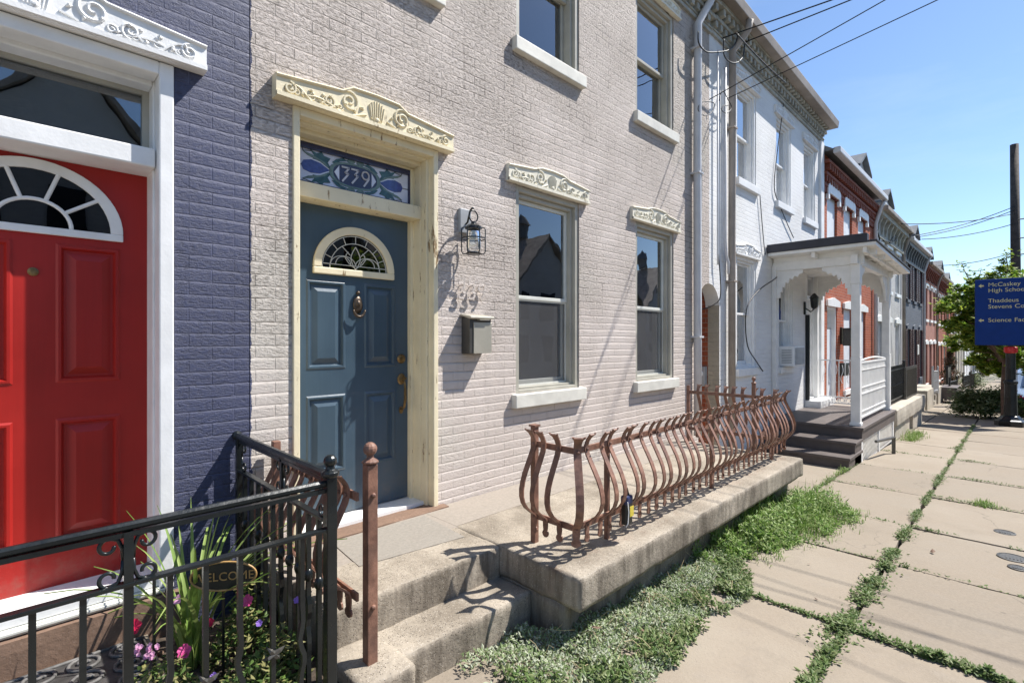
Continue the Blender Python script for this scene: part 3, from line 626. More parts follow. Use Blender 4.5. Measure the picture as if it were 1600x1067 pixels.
# door surround
m=MB(); m.frame(1.162,2.2,.345,2.936,.04,2.985,3.06,wb=0,wt=.05); m.frame(1.178,2.184,.345,2.92,.046,3.045,3.12,wb=0,wt=.05); m.frame(1.166,2.196,.345,2.93,.062,3.12,3.31,wb=0,wt=.085); m.frame(1.224,2.138,.345,2.845,.028,3.205,3.31,wb=0,wt=.015)
fr=m.build('door_frame','cream',taupe,bevel=.005)
MB().box(1.224,2.138,3.11,3.30,2.45,2.545).build('transom_bar','cream',fr,bevel=.006)
carved_lintel(taupe,1.048,2.299,2.937,.13,.215,'cream',YF,.065,True)
MB().box(1.16,2.205,3.08,3.33,.345,.385).build('threshold','white',taupe,bevel=.004)
m=MB(); rough_box(m,1.08,2.26,2.93,3.12,.30,.362,.05,.003,.008,8); m.build('door_step_stone','brownstone',taupe)
xa,xb=1.252,2.110
bd=panel_door(taupe,xa,xb,.392,2.448,DY,[(1.345,1.615,1.37,1.96),(1.755,2.005,1.37,1.96),(1.345,1.615,.685,1.20),(1.755,2.005,.685,1.20)],'bluedoor')
bd['label']='dark blue panelled front door with leaded half-round light'
cx=1.685; fz=2.045; r=.29; k=.98
m=MB(); half_ring(m,cx,fz,.245,.30,DY-.024,DY-.001,k); m.box(cx-.30,cx+.30,DY-.024,DY-.001,fz-.045,fz); m.build('fanlight_frame','cream',bd,bevel=.006)
m=MB(); m.pxz([(cx,fz)]+[(cx+.246*math.cos(PI*i/24),fz+.246*k*math.sin(PI*i/24)) for i in range(25)],DY-.006,DY-.002); m.build('fanlight_glass',glassmat('leaded_glass',(.12,.13,.16),1.6),bd)
m=MB(); yl=DY-.009
m.tube(arc(cx,fz,.185,0,PI,20,yl,.185*k),.0032,4); m.tube(arc(cx,fz,.237,0,PI,24,yl,.237*k),.0032,4); m.tube([(cx-.245,yl,fz+.028),(cx+.245,yl,fz+.028)],.0032,4)
for i in range(1,8):
    a=PI*i/8; m.tube([(cx+.185*math.cos(a),yl,fz+.185*k*math.sin(a)),(cx+.24*math.cos(a),yl,fz+.24*k*math.sin(a))],.0028,4)
for sg in (-1,1):       # lotus
    m.tube([(cx,yl,fz+.005)]+[(cx+sg*.035*math.sin(PI*t),yl,fz+.005+.15*t) for t in (.2,.4,.6,.8)]+[(cx,yl,fz+.16)],.0032,4)
    m.tube([(cx,yl,fz+.01)]+[(cx+sg*(.075*math.sin(PI*t*.75)),yl,fz+.01+.11*t) for t in (.3,.6,.85,1)],.003,4)
    m.tube(arc(cx+sg*.09,fz+.03,.055,0,PI,12,yl),.003,4); m.tube(arc(cx+sg*.09,fz+.03,.09,0,PI,12,yl,.06),.003,4); m.tube([(cx+sg*.04,yl,fz+.10),(cx+sg*.10,yl,fz+.155)],.003,4)
m.build('leading','creamlead',bd)
# knocker, deadbolt, handle
kx,kz=1.70,1.815; m=MB(); m.ball((kx,DY-.014,kz),.02,8); m.v=[(a,b,(c-kz)*1.35+kz) for a,b,c in m.v]
m2=MB(); m2.lathe([(.0,-.062),(.018,-.06),(.034,-.03),(.037,0),(.03,.035),(.014,.055),(.0,.058)],0,0,14); m2.v=[(kx+a,DY-.012+b*.35,kz-.005+c) for a,b,c in m2.v]; m.add(m2.v,m2.f)
m.ball((kx,DY-.016,kz+.075),.014,8); kn=m.build('door_knocker','bronze',bd,smooth=True)
m=MB(); m.tube([(kx+.045*math.cos(a),DY-.034,kz-.028+.062*math.sin(a)) for a in [PI+.25+(PI-.5)*i/14 for i in range(15)]],[.0065+.004*math.sin(PI*i/14) for i in range(15)],7); m.build('knocker_ring','bronze',kn,smooth=True)
m=MB(); m.lathe([(.0,0),(.033,0),(.035,.008),(.026,.018),(.017,.020),(.016,.03),(.0,.03)],0,0,18); m.v=[(2.052+a,DY-c,1.425+b) for a,b,c in m.v]; m.build('deadbolt','brass',bd,smooth=False)
m=MB(); h2=MB(); h2.lathe([(.0,0),(.03,0),(.034,.008),(.026,.018),(.0,.024)],0,0,16); m.add([(2.052+a,DY-c,1.275+b*1.25) for a,b,c in h2.v],h2.f)
m.tube([(2.052,DY-.01,1.262),(2.052,DY-.05,1.258),(2.05,DY-.062,1.22),(2.052,DY-.06,1.13),(2.052,DY-.045,1.07),(2.052,DY-.018,1.05),(2.052,DY-.006,1.048)],[.007,.007,.009,.011,.009,.007,.006],8); h2=MB(); h2.lathe([(.0,0),(.018,0),(.018,.006),(.0,.01)],0,0,12); m.add([(2.052+a,DY-c,1.045+b*1.5) for a,b,c in h2.v],h2.f)
m.box(2.044,2.06,DY-.066,DY-.05,1.275,1.292); m.build('door_handle','brass',bd,smooth=False)
# stained glass transom
TX0,TX1g,TZ0,TZ1=1.226,2.136,2.547,2.828
tg=MB().frame(TX0,TX1g,TZ0,TZ1,.034,3.215,3.255).build('transom_window','numglass',taupe); yg=3.235
MB().box(TX0+.03,TX1g-.03,yg,yg+.004,TZ0+.03,TZ1-.03).build('pane','paleglass',tg)
tcx,tcz=(TX0+TX1g)/2,(TZ0+TZ1)/2
def leafpoly(m,pts,y=yg-.004): m.pxz([(tcx+a,tcz+b) for a,b in pts],y,y+.003)
for sg in (-1,1):
    m=MB(); leafpoly(m,[(sg*a,b) for a,b in ((.185,.0),(.25,.034),(.31,.044),(.36,.03),(.375,.0),(.36,-.03),(.31,-.042),(.25,-.034))]); m.build('blue_petal','petal',tg)
m=MB()
for sg in (-1,1):
    for up in (1,-1):
        leafpoly(m,[(sg*a,up*b) for a,b in ((.17,.008),(.20,.05),(.18,.08),(.225,.088),(.24,.108),(.275,.092),(.315,.106),(.29,.075),(.30,.052),(.25,.05))],yg-.0045)
        leafpoly(m,[(sg*a,up*b) for a,b in ((.06,.092),(.11,.08),(.15,.055),(.17,.06),(.14,.088),(.09,.106))],yg-.0048)
m.build('teal_leaves','leafglass',tg)
m=MB()
for sg in (-1,1):
    for up in (1,-1):
        leafpoly(m,[(sg*a,up*b) for a,b in ((.18,.006),(.25,.045),(.33,.065),(.37,.09),(.30,.075),(.22,.045))],yg-.0052)
ring=[]
for i in range(40):
    a,b=2*PI*i/40,2*PI*(i+1)/40
    f=lambda t,q:(tcx+(.185*q)*math.copysign(abs(math.cos(t))**.8,math.cos(t)),tcz+(.082*q)*math.copysign(abs(math.sin(t))**.8,math.sin(t)))
    m.pxz([f(a,.88),f(a,1.02),f(b,1.02),f(b,.88)],yg-.006,yg-.001)
for sg in (-1,1):
    for up in (-1,1): m.pxz([(tcx+sg*.035+.03*math.cos(2*PI*i/14),tcz+up*.096+.013*math.sin(2*PI*i/14)) for i in range(14)],yg-.0055,yg-.001)
m.build('green_ring','ringglass',tg)
m=MB(); m.pxz([(tcx+.165*math.copysign(abs(math.cos(t))**.8,math.cos(t)),tcz+.074*math.copysign(abs(math.sin(t))**.8,math.sin(t))) for t in [2*PI*i/40 for i in range(40)]],yg-.004,yg-.001); m.build('number_field','numglass',tg)
m=MB()
for sg in (-1,1): leafpoly(m,[(sg*.12,.05),(sg*.155,.0),(sg*.12,-.05)],yg-.0062)
m.build('side_facets','paleglass',tg)
m=MB(); yn=yg-.0075
def stroke(m,pts,w=.011):
    m.ribbon([(tcx+a,yn,tcz+b) for a,b in pts],w,.003,(1,0,0) if False else (.8,0,-.6))
for ox in (-.078,-.008):
    m.ribbon([(tcx+ox-.026,yn,tcz+.046),(tcx+ox+.030,yn,tcz+.046)],.012,.003,(0,0,1))
    for p,q in (((.028,.046),(-.002,.008)),((.0,.010),(.026,.004)),((.024,.006),(-.022,-.052))): m.ribbon([(tcx+ox+p[0],yn,tcz+p[1]),(tcx+ox+q[0],yn,tcz+q[1])],.0125,.003,(.78,0,-.62) if abs(p[1]-q[1])>.02 else (0,0,1))
m.tube([(tcx+.072+.026*math.cos(2*PI*k/18),yn,tcz+.022+.027*math.sin(2*PI*k/18)) for k in range(18)],.006,5,closed=True); m.ribbon([(tcx+.098,yn,tcz+.022),(tcx+.096,yn,tcz+.0),(tcx+.058,yn,tcz-.056)],.012,.003,(.85,0,-.5))
m.build('house_number','numwhite',tg)
m=MB()
for sg in (-1,1):
    m.tube([(tcx+sg*.375,yg-.003,tcz),(tcx+sg*.43,yg-.003,tcz)],.0025,4)
    for up in (-1,1): m.tube([(tcx+sg*.31,yg-.003,tcz+up*.1),(tcx+sg*.36,yg-.003,tcz+up*.09),(tcx+sg*.375,yg-.003,tcz+up*.115)],.0025,4)
m.build('leading','lead',tg)
# downspout of the taupe house
spouts([(6.46,2.79,6.12),(6.43,2.84,5.95),(6.26,2.93,5.62),(6.255,2.935,4.0),(6.262,2.935,2.0),(6.268,2.935,.33)],.05,'downspout','gutter',taupe,((6.257,2.935,3.7),(6.257,2.935,5.3),(6.262,2.935,1.6)))

# ================================================================ white house
wh=thing('row_house','white painted brick house with bracketed cornice and small front porch','row house',(9.7,3.3,-.2))
WX0,WX1=7.08,12.27
WU=[(7.69,8.47,3.985,5.46),(9.41,10.19,3.965,5.46),(10.98,11.74,3.945,5.44)]
WL=[(7.69,8.47,1.125,2.83),(9.55,10.30,1.085,2.75)]; WD=(11.13,12.06,.37,2.93)
m=MB(); grid_wall(m,WX0,WX1-.003,-.6,6.3,WU+WL+[WD],YF,.28); arch_half(m,AXC,WX0,2.0,6.3,False)
m.build('wall','whitebrick',wh)
corbel_cornice(wh,AXC,WX1,5.74,'stonegrey'); roof_slope(wh,AXC,WX1,6.2)
m=MB(); m.add([(AXC+.01,2.70,6.10),(WX1,2.70,5.98),(WX1,2.98,5.98),(AXC+.01,2.98,6.10),(AXC+.01,2.68,6.24),(WX1,2.68,6.11),(WX1,2.98,6.11),(AXC+.01,2.98,6.24)],[(0,3,2,1),(4,5,6,7),(0,1,5,4),(1,2,6,5),(2,3,7,6),(3,0,4,7)]); m.build('gutter','gutterold',wh,bevel=.01)
for wv in WU: window(wh,*wv,out='white',sash='white',sill='oldwhite',lintel='oldwhite',blind='board',screen=False,blindz=.76,blindy=.172)
for wv,bl in zip(WL,('curtain','curtain')): window(wh,*wv,out='white',sash='white',sill='oldwhite',lintel='oldwhite',blind=bl,screen=False)
spouts([(7.40,2.70,6.08),(7.42,2.74,5.95),(7.36,2.93,5.70),(7.34,2.93,3.0),(7.34,2.93,-.1)],.05,'downspout','gutterold',wh,((7.35,2.93,4.6),(7.34,2.93,2.4)))
m=MB(); m.frame(WD[0],WD[1],WD[2],WD[3],.06,2.99,3.12,wb=0); m.frame(WD[0]+.06,WD[1]-.06,WD[2],WD[3]-.06,.05,3.12,3.26,wb=0); m.box(WD[0]+.06,WD[1]-.06,3.10,3.26,2.40,2.47); fr=m.build('door_frame','white',wh,bevel=.005)
MB().box(WD[0]+.1,WD[1]-.1,3.20,3.205,2.47,2.82).build('transom_pane','glass',fr)
panel_door(wh,WD[0]+.11,WD[1]-.11,.40,2.40,3.2,[(11.32,11.55,.6,1.2),(11.64,11.87,.6,1.2),(11.32,11.55,1.35,2.2),(11.64,11.87,1.35,2.2)],'board')
m=MB(); rough_box(m,WD[0]-.08,WD[1]+.1,2.72,3.15,.235,.375,.06,.003,.008,5); m.build('door_step','white',wh)
MB().box(WX1-.24,WX1-.004,2.955,3.02,-.5,5.73).build('pilaster','oldwhite',wh,bevel=.01)
# passage between the two houses
m=MB(); m.quad((7.076,3.003,-.4),(7.076,3.165,-.4),(7.076,3.165,2.05),(7.076,3.003,2.05)); m.build('passage_jamb','beige',wh)
m=MB(); m.box(7.078,7.14,3.165,8.5,-.4,3.2); m.box(6.30,6.418,3.21,8.5,-.4,3.2); m.box(6.3,7.14,3.21,8.5,2.34,3.2); m.box(6.3,7.14,8.5,8.6,-.4,3.2); m.build('passage_wall','redbrick',wh)
# ================================================================ stoop and terrace of the taupe house
st=thing('concrete_stoop','weathered concrete terrace and two steps in front of the taupe house','stoop',(3.4,2.3,0))
m=MB(); rough_box(m,2.05,5.78,1.58,2.62,.172,.35,.025,.0035,.012,1); m.build('terrace_slab','conc',st,smooth=True)
MB().box(2.06,5.775,2.60,2.995,-.3,.351).build('terrace_floor','floor',st)
m=MB(); rough_box(m,2.10,4.45,1.71,2.6,-.25,.2,.06,.004,.01,2); rough_box(m,5.42,5.72,1.70,2.6,-.4,.2,.06,.004,.01,12); m.box(4.4,5.5,2.0,2.6,-.35,.19); m.build('foundation','concside',st,smooth=True)
m=MB(); rough_box(m,1.0,2.055,2.17,2.60,-.2,.35,.025,.0035,.012,4); m.build('landing','conc',st,smooth=True)
MB().box(.98,2.06,2.58,2.995,-.2,.350).build('landing_floor','floor',st)
MB().pxy([(1.32,2.50),(1.98,2.42),(2.02,2.90),(1.36,2.92)],.345,.3545).build('cement_patch','patch',st)
m=MB(); rough_box(m,1.0,2.06,1.92,2.20,-.2,.17,.025,.004,.012,6); rough_box(m,.985,1.235,1.835,2.18,-.2,.176,.025,.005,.014,7); m.build('step','conc',st,smooth=True)
m=MB(); rough_box(m,2.052,2.12,1.69,2.2,-.2,.174,.04,.002,.004,9); m.build('cheek_wall','concside',st,smooth=True)

# ================================================================ rusty bellied railings
PROF=[(.0,.430),(.0,.445),(.0,.475),(.0,.50),(.012,.522),(.055,.545),(.108,.575),(.145,.61),(.163,.65),(.163,.69),(.148,.735),(.122,.78),(.088,.825),(.052,.87),(.022,.91),(.008,.94),(.008,.965),(.022,.99),(.045,1.012),(.072,1.03)]
def bar_mesh():
    m=MB(); n=len(PROF); w=[.035]*n; w[-1]=.056; w[-2]=.040; w[0]=.032; w[1]=.026
    m.ribbon([(0,-s*.68-.012,z) for s,z in PROF],w,.008,(1,0,0))
    h=MB(); h.lathe([(.0,0),(.023,0),(.023,.008),(.0,.008)],0,0,10); m.add([(a,-.016+c,.432+b) for a,b,c in h.v],h.f)
    for zz in (.508,.942): m.ball((0,-.020 if zz<.6 else -.026,zz),.009,5)
    for k in (-1,1): m.ribbon([(k*.022,-.058,1.024),(k*.028,-.064,1.036)],.009,.007,(1,0,0))
    return m
BAR=None
def bars(root,spots):
    global BAR
    for x,y,rz,sc in spots:
        if BAR is None: o=bar_mesh().build('bar','rust',root,local=True); BAR=o
        else: o=BAR.copy(); COL.objects.link(o); o.parent=root
        o.location=Vector((x,y,0))-OFF[root.name]; o.rotation_euler=(random.uniform(-.012,.012),random.uniform(-.015,.015),rz+random.uniform(-.05,.05)); o.scale=(sc,1,1)
def post(root,x,y,z0,z1,w=.034,finial=None):
    m=MB().box(x-w/2,x+w/2,y-w/2,y+w/2,z0,z1)
    if finial: 
        m.lathe([(w*.45,z1),(w*.75,z1+.006),(w*.75,z1+.014),(w*.3,z1+.028),(w*.32,z1+.04)],x,y,12); m.ball((x,y,z1+.04+finial*.85),finial,9)
    return m.build('post','rust',root,bevel=.003)
tf=thing('bellied_railing','long rusty bellied iron railing along the terrace under the windows','railing',(3.4,1.9,.35))
XA,XB,YA=2.24,5.75,1.763
m=MB()
for zz in (.51,.942): m.box(XA,XB,YA-.006,YA+.006,zz-.018,zz+.018); m.box(XA-.006,XA+.006,YA,2.09,zz-.018,zz+.018); m.box(XB-.006,XB+.006,YA,2.83,zz-.018,zz+.018)
m.build('rail','rust',tf,bevel=.002)
n=31; sp=[(XA,YA,-PI/4,1.25)]+[(XA+(XB-XA)*i/(n+1),YA,0,1) for i in range(1,n+1)]+[(XB,YA,PI/4,1.25)]
sp+=[(XA,YA+d,-PI/2,1) for d in (.10,.20,.295)]+[(XB,YA+.105*i,PI/2,1) for i in range(1,10)]
bars(tf,sp)
post(tf,XA,2.07,.34,1.05,.036); MB().box(XA-.025,XA+.025,2.045,2.095,1.045,1.056).build('post_cap','rust',tf)
for x in (2.588,4.07,5.48): post(tf,x,YA+.026,.34,.95,.028)
post(tf,XB,2.06,.34,1.08,.036,.022); post(tf,XB,2.81,.34,1.02,.034)
lf=thing('bellied_railing','short rusty bellied iron railing with ball topped newel left of the steps','railing',(1.05,2.5,.17))
m=MB()
for zz in (.465,.895): m.box(1.044,1.056,2.0,2.95,zz-.018,zz+.018)
m.build('rail','rust',lf,bevel=.002)
for i in range(10):
    o=BAR.copy(); COL.objects.link(o); o.parent=lf; o.location=Vector((1.05,2.055+.094*i,-.046))-OFF[lf.name]; o.rotation_euler=(0,random.uniform(-.02,.02),-PI/2+random.uniform(-.06,.06))
nw=post(lf,1.10,1.985,.165,1.03,.048,.03); nw.name='newel_post'; post(lf,1.05,2.945,.34,1.0,.04)
m=MB(); m.ball((1.10,1.958,.90),.012,6); m.ball((1.10,1.958,.42),.012,6); m.build('bolt','rust',lf)

# lockbox on the terrace railing
lb=thing('lockbox','black and navy lockbox with yellow label hanging on the terrace railing','lockbox',(2.63,1.70,.47))
MB().box(2.600,2.668,1.655,1.70,.455,.60).build('body','signblack',lb,bevel=.012); MB().box(2.598,2.670,1.653,1.702,.575,.632).build('lid','navyplastic',lb,bevel=.012)
MB().box(2.632,2.671,1.6525,1.656,.505,.565).build('label','yellow',lb); MB().tube([(2.612,1.678,.625),(2.612,1.68,.665),(2.622,1.69,.685),(2.644,1.695,.685),(2.655,1.69,.665),(2.655,1.678,.625)],.006,7).build('shackle','steeldark',lb,smooth=True)
MB().tube([(2.604,1.652,.60),(2.612,1.650,.54),(2.606,1.652,.47),(2.598,1.66,.452)],.003,5).build('cord','white',lb)

# ================================================================ wall lantern, numbers, mailbox
la=thing('wall_lantern','black caged jar lantern on bracket beside the cream door frame','lantern',(2.45,2.95,2.4))
MB().box(2.395,2.505,2.975,3.01,2.375,2.56).build('back_plate','metalgrey',la,bevel=.006)
lx,ly=2.44,2.875; m=MB()
m.tube([(2.45,2.985,2.44),(2.45,2.955,2.455),(lx+.004,2.92,2.53),(lx,2.895,2.548),(lx,ly,2.545)],.0075,7); m.tube(arc(lx,2.485,.042,0,2*PI,20,ly)[:-1],.0055,6,closed=True); m.build('arm','iron',la,smooth=True)
m=MB(); m.lathe([(.0,2.448),(.016,2.445),(.020,2.43),(.045,2.42),(.062,2.405),(.064,2.392),(.03,2.39),(.0,2.39)],lx,ly,18); m.build('cap','iron',la)
m=MB(); m.lathe([(.034,2.388),(.05,2.375),(.056,2.35),(.056,2.25),(.05,2.222),(.038,2.212)],lx,ly,20); m.f=m.f[:-2]; m.build('glass_jar',glassmat('jar_glass',(.9,.92,.92),2.4),la,smooth=True,recalc=False)
m=MB(); m.ball((lx,ly,2.33),.024,8); m.tube([(lx,ly,2.35),(lx,ly,2.39)],.014,8); m.build('bulb','offwhite',la,smooth=True)
m=MB(); rc=.088
for i in range(6):
    a=2*PI*i/6+.35; c_,s_=math.cos(a),math.sin(a)
    m.tube([(lx+c_*.05,ly+s_*.05,2.402),(lx+c_*.078,ly+s_*.078,2.402),(lx+c_*rc,ly+s_*rc,2.39),(lx+c_*rc,ly+s_*rc,2.222),(lx+c_*.078,ly+s_*.078,2.205),(lx+c_*.045,ly+s_*.045,2.205)],.0042,6)
m.tube([(lx+rc*math.cos(2*PI*i/24),ly+rc*math.sin(2*PI*i/24),2.318) for i in range(24)],.005,6,closed=True); m.lathe([(.0,2.20),(.052,2.20),(.058,2.208),(.05,2.216),(.0,2.216)],lx,ly,18); m.build('cage','iron',la)
for ch,x,lab in (('3',2.405,'taupe painted metal numeral three nearest the cream door frame'),('3',2.505,'taupe painted metal numeral three between the other two numerals'),('9',2.605,'taupe painted metal numeral nine above the steel mailbox')):
    m=MB(); text_on_facade(m,ch,.19,.004,x,2.968,1.93); m.tube([(x,2.97,1.975),(x,3.0,1.975)],.004,5)
    o=m.build('house_numeral','taupe'); tag(o,lab,'house number','metal house numerals')
mb=thing('mailbox','brushed steel mailbox on the brick wall under the house numerals','mailbox',(2.53,2.95,1.45))
MB().box(2.425,2.64,2.90,2.999,1.462,1.735).build('body','steeldark',mb,bevel=.004)
m=MB(); m.pyz([(2.893,1.462),(2.899,1.462),(2.899,1.70),(2.893,1.695)],2.46,2.641); m.build('front','steel',mb,bevel=.002)
m=MB(); m.pyz([(2.872,1.728),(2.88,1.722),(3.0,1.750),(3.0,1.762),(2.874,1.742)],2.412,2.652); m.build('lid','steel',mb,bevel=.003)
MB().box(2.50,2.60,2.872,2.90,1.714,1.720).build('catch','steel',mb)

# ================================================================ black iron fence of the navy house
bf=thing('iron_fence','black iron garden fence with scrolls in front of the red door','fence',(.4,1.87,0))
FY=1.87; FX=.867
m=MB(); m.tube([(-1.2,FY,1.005),(FX,FY,1.02)],.0135,8); m.box(-1.2,FX,FY-.009,FY+.009,.985,1.0); m.tube([(FX,FY,1.045),(FX-.005,2.985,1.05)],.0175,8); m.box(FX-.01,FX+.01,FY,2.98,1.018,1.032); m.ball((FX-.005,2.985,1.05),.026,8); m.build('handrail','iron',bf,smooth=False)
m=MB(); m.box(-1.2,FX,FY-.016,FY+.016,.838,.850); m.box(FX-.015,FX+.015,FY,2.98,.862,.874); m.build('lower_rail','iron',bf,bevel=.002)
m=MB(); m.box(FX-.02,FX+.02,FY-.02,FY+.02,-.15,1.04); m.lathe([(.026,1.04),(.034,1.05),(.034,1.062),(.018,1.072),(.016,1.085)],FX,FY,12); m.ball((FX,FY,1.103),.025,9); m.build('corner_post','iron',bf,bevel=.003)
MB().box(FX-.017,FX+.013,2.945,2.975,.1,1.04).build('wall_post','iron',bf,bevel=.003)
def fence_bar(x,y,z1,wavy,axis):
    m=MB(); z0=.10; pts=[]
    for i in range(25):
        t=i/24; z=z0+(z1-z0)*t; o=0
        if wavy: o=.010*math.sin((z-.35)*2*PI/.16)*math.exp(-((z-.42)/.12)**2)
        pts.append((x+(o if axis=='x' else 0),y+(0 if axis=='x' else o),z))
    m.ribbon(pts,.018,.016,(0,1,0) if axis=='x' else (1,0,0))
    b=m.build('bar','iron',bf)
    if axis=='x' and not wavy:      # cast star on the straight bars
        s=MB(); 
        for k in range(4):
            a=2*PI*k/4+.5; tip=(x+.042*math.cos(a),y-.012+.02*math.sin(k),.46+.042*math.sin(a)*.7)
            s.tube([(x,y-.012,.46),(x+.022*math.cos(a),y-.016,.46+.015*math.sin(a)),tip],[.010,.008,.001],5)
        s.build('star_ornament','steeldark',b)
    elif axis=='y':
        k=MB(); k.ball((x,y,.60),.019,7); k.v=[(a,b_,(c-.6)*1.5+.6) for a,b_,c in k.v]; k.build('knuckle','iron',b,smooth=True)
for i,x in enumerate([-1.0,-.9,-.795,-.69,-.585,-.48,-.375,-.272,-.168,-.065,.037,.141,.244,.348,.446,.549,.656,.758]):
    if abs(x-.244)<.01: MB().box(x-.012,x+.012,FY-.012,FY+.012,0,1.0).build('scroll_post','iron',bf)
    else: fence_bar(x,FY,.84,i%2==1,'x')
for i in range(10): fence_bar(FX,FY+.1+.1*i,.865,i%3==1,'y')
def scroll(x,y,zc,sg,up,axis):
    pts=spiral(0,0,.034,.010,0,1.15,18,0)
    L=[(.012,-.072*up)]+[(.014,-.04*up)]
    m=[]
    for a,_,b in pts: m.append((.046+a*-1*1,b))
    path=[(.012,0.0),(.014,.035),(.024,.062),(.046,.072)]+[(.046+.026*math.sin(t)*(1-t/9),.046+.026*math.cos(t)*(1-t/9)) for t in [.3*i for i in range(1,17)]]
    if axis=='x': return [(x+sg*a,y,zc+up*b) for a,b in path]
    return [(x,y+sg*a,zc+up*b) for a,b in path]
def scroll_part(cs):
    m=MB()
    for a in cs: m.tube(scroll(*a),.0055,6)
    m.build('scroll','iron',bf,smooth=True)
for sg in (-1,1):
    for up in (-1,1):
        scroll_part([(.244,FY,.918,sg,up,'x')]); scroll_part([(FX,2.35,.945,sg,up,'y')]); scroll_part([(-.585,FY,.918,sg,up,'x')])
    scroll_part([(FX,FY+.03,.945,1,sg,'y')]); scroll_part([(FX,2.93,.945,-1,sg,'y')])
MB().box(FX-.01,FX+.01,2.34,2.36,.87,1.03).build('scroll_post','iron',bf)

# garden in front of the navy house
struct(MB().box(-3,.985,1.80,2.96,-.25,.115),'planting_bed','soil','dark soil bed behind the black iron fence','bed')
pv=MB(); pv.box(-3,.46,2.45,2.955,.10,.155); struct(pv,'path','concside','small paved strip before the red door','path')
dm=thing('doormat','black rubber doormat with looped scroll pattern before the red door','doormat',(0,2.72,.155))
m=MB(); m.box(-.42,.44,2.50,2.92,.156,.166); m.build('mat_base','rubber',dm)
m=MB()
for i in range(6):
    for j in range(3):
        cx_,cy_=-.35+.142*i,2.58+.135*j; r=.052
        m.tube([(cx_+r*math.cos(2*PI*k/14),cy_+r*math.sin(2*PI*k/14),.171) for k in range(14)],.008,5,closed=True)
        m.tube([(cx_+.02*math.cos(k*.9),cy_+.02*math.sin(k*.9)+.004*k,.171) for k in range(7)],.007,5)
m.tube([(-.41,2.51,.17),(.43,2.51,.17),(.43,2.91,.17),(-.41,2.91,.17)],.008,5,closed=True); m.build('scroll_pattern','matscroll',dm,smooth=True)
ws=thing('welcome_sign','oval black welcome plaque with gold rim on a stake among the flowers','sign',(.64,2.39,.12))
def turn(m,ang=R(-33),cx=.64,cy=2.39):
    c_,s_=math.cos(ang),math.sin(ang); m.v=[(cx+(x-cx)*c_-(y-cy)*s_,cy+(x-cx)*s_+(y-cy)*c_,z) for x,y,z in m.v]; return m
def ell(a,b,n=36): return [(.64+a*math.cos(2*PI*i/n),.565+b*math.sin(2*PI*i/n)) for i in range(n)]
turn(MB().pxz(ell(.128,.060),2.385,2.397)).build('board','signblack',ws)
m=MB(); m.tube([(x,2.384,z) for x,z in ell(.128,.060)],.0045,6,closed=True); turn(m).build('rim','gold',ws,smooth=True)
m=MB(); text_on_facade(m,'WELCOME',.060,.002,.64,2.382,.563,spacing=1.05); 
m.v=[(.64+(a-.64)*.80,b,.563+(c-.563)*.85) for a,b,c in m.v]; turn(m).build('lettering','gold',ws)
MB().tube([(.64,2.402,.10),(.64,2.402,.56)],.006,6).build('stake','iron',ws)
hk=MB(); hk.tube([(.405,2.46,.10),(.405,2.46,.60),(.41,2.46,.625),(.402,2.46,.63)],.006,6); hk.ball((.405,2.46,.632),.011,6); tag(hk.build('garden_stake','iron'),'thin black iron garden stake standing by the red door corner','stake')
def lily(x,y,z,n,L):
    m=MB()
    for i in range(n):
        a=random.uniform(0,2*PI); l=L*random.uniform(.7,1.1); k=random.uniform(.15,.85); o=Vector((x+random.gauss(0,.02),y+random.gauss(0,.02),z)); d=Vector((math.cos(a),math.sin(a),0)); sd=Vector((-math.sin(a),math.cos(a),0))
        vs=[]
        T=[j/8 for j in range(9)]
        for t in T:
            p=o+d*(l*k*(t**1.6))+Vector((0,0,l*(t-.55*k*t**2.6))); wd=.019*(1-t**2.5)+.001
            vs+=[p-sd*wd/2+Vector((0,0,.004)),p,p+sd*wd/2+Vector((0,0,.004))]
        m.add(vs,[f for j in range(8) for f in ((3*j,3*j+1,3*j+4,3*j+3),(3*j+1,3*j+2,3*j+5,3*j+4))])
    return m
random.seed(3)
o=lily(.57,2.60,.12,40,.80).build('strappy_plant','lily',smooth=True); tag(o,'tall strappy light green plant behind the welcome plaque','plant')
def flower(m,p,r,n=5,facing=None):
    d=(facing or Vector((-.55,-.65,.6))).normalized(); u=d.orthogonal().normalized(); v=d.cross(u); p=Vector(p)
    for i in range(n):
        a0,a1=2*PI*(i-.5)/n,2*PI*(i+.5)/n; am=2*PI*i/n
        e=lambda a,q,h:p+(u*math.cos(a)+v*math.sin(a))*r*q+d*h
        m.add([p-d*r*.25,e(a0,.82,.0),e(a0+.25*(a1-a0),1.0,.14*r),e(am,1.03,.02*r),e(a1-.25*(a1-a0),1.0,.14*r),e(a1,.82,.0)],[(0,1,2),(0,2,3),(0,3,4),(0,4,5)])
def bedplant(x,y,r,h,nl,flw,label,leaf='bedleaf',ls=.03,zg=.11):
    t=thing('flowering_plant',label,'flowering plant',(x,y,zg),'flowers in the planting bed')
    m=MB()
    def gen():
        a=random.uniform(0,2*PI); q=r*math.sqrt(random.random()); z=zg+h*(1-(q/r)**2)*random.uniform(.2,1.05)+.015
        return (x+q*math.cos(a),y+q*math.sin(a),z)
    leaves(m,gen,int(nl*1.7),ls,.7,.5); m.build('foliage',leaf,t,recalc=False)
    s=MB()
    for i in range(9):
        g_=gen(); s.tube([(x+random.gauss(0,.02),y+random.gauss(0,.02),zg),((x+g_[0])/2,(y+g_[1])/2,zg+h*.5),g_],.0025,4)
    s.build('stem','weed',t)
    for mat,p,fr_ in flw:
        f=MB(); flower(f,p,fr_); f.build('bloom',mat,t,recalc=False)
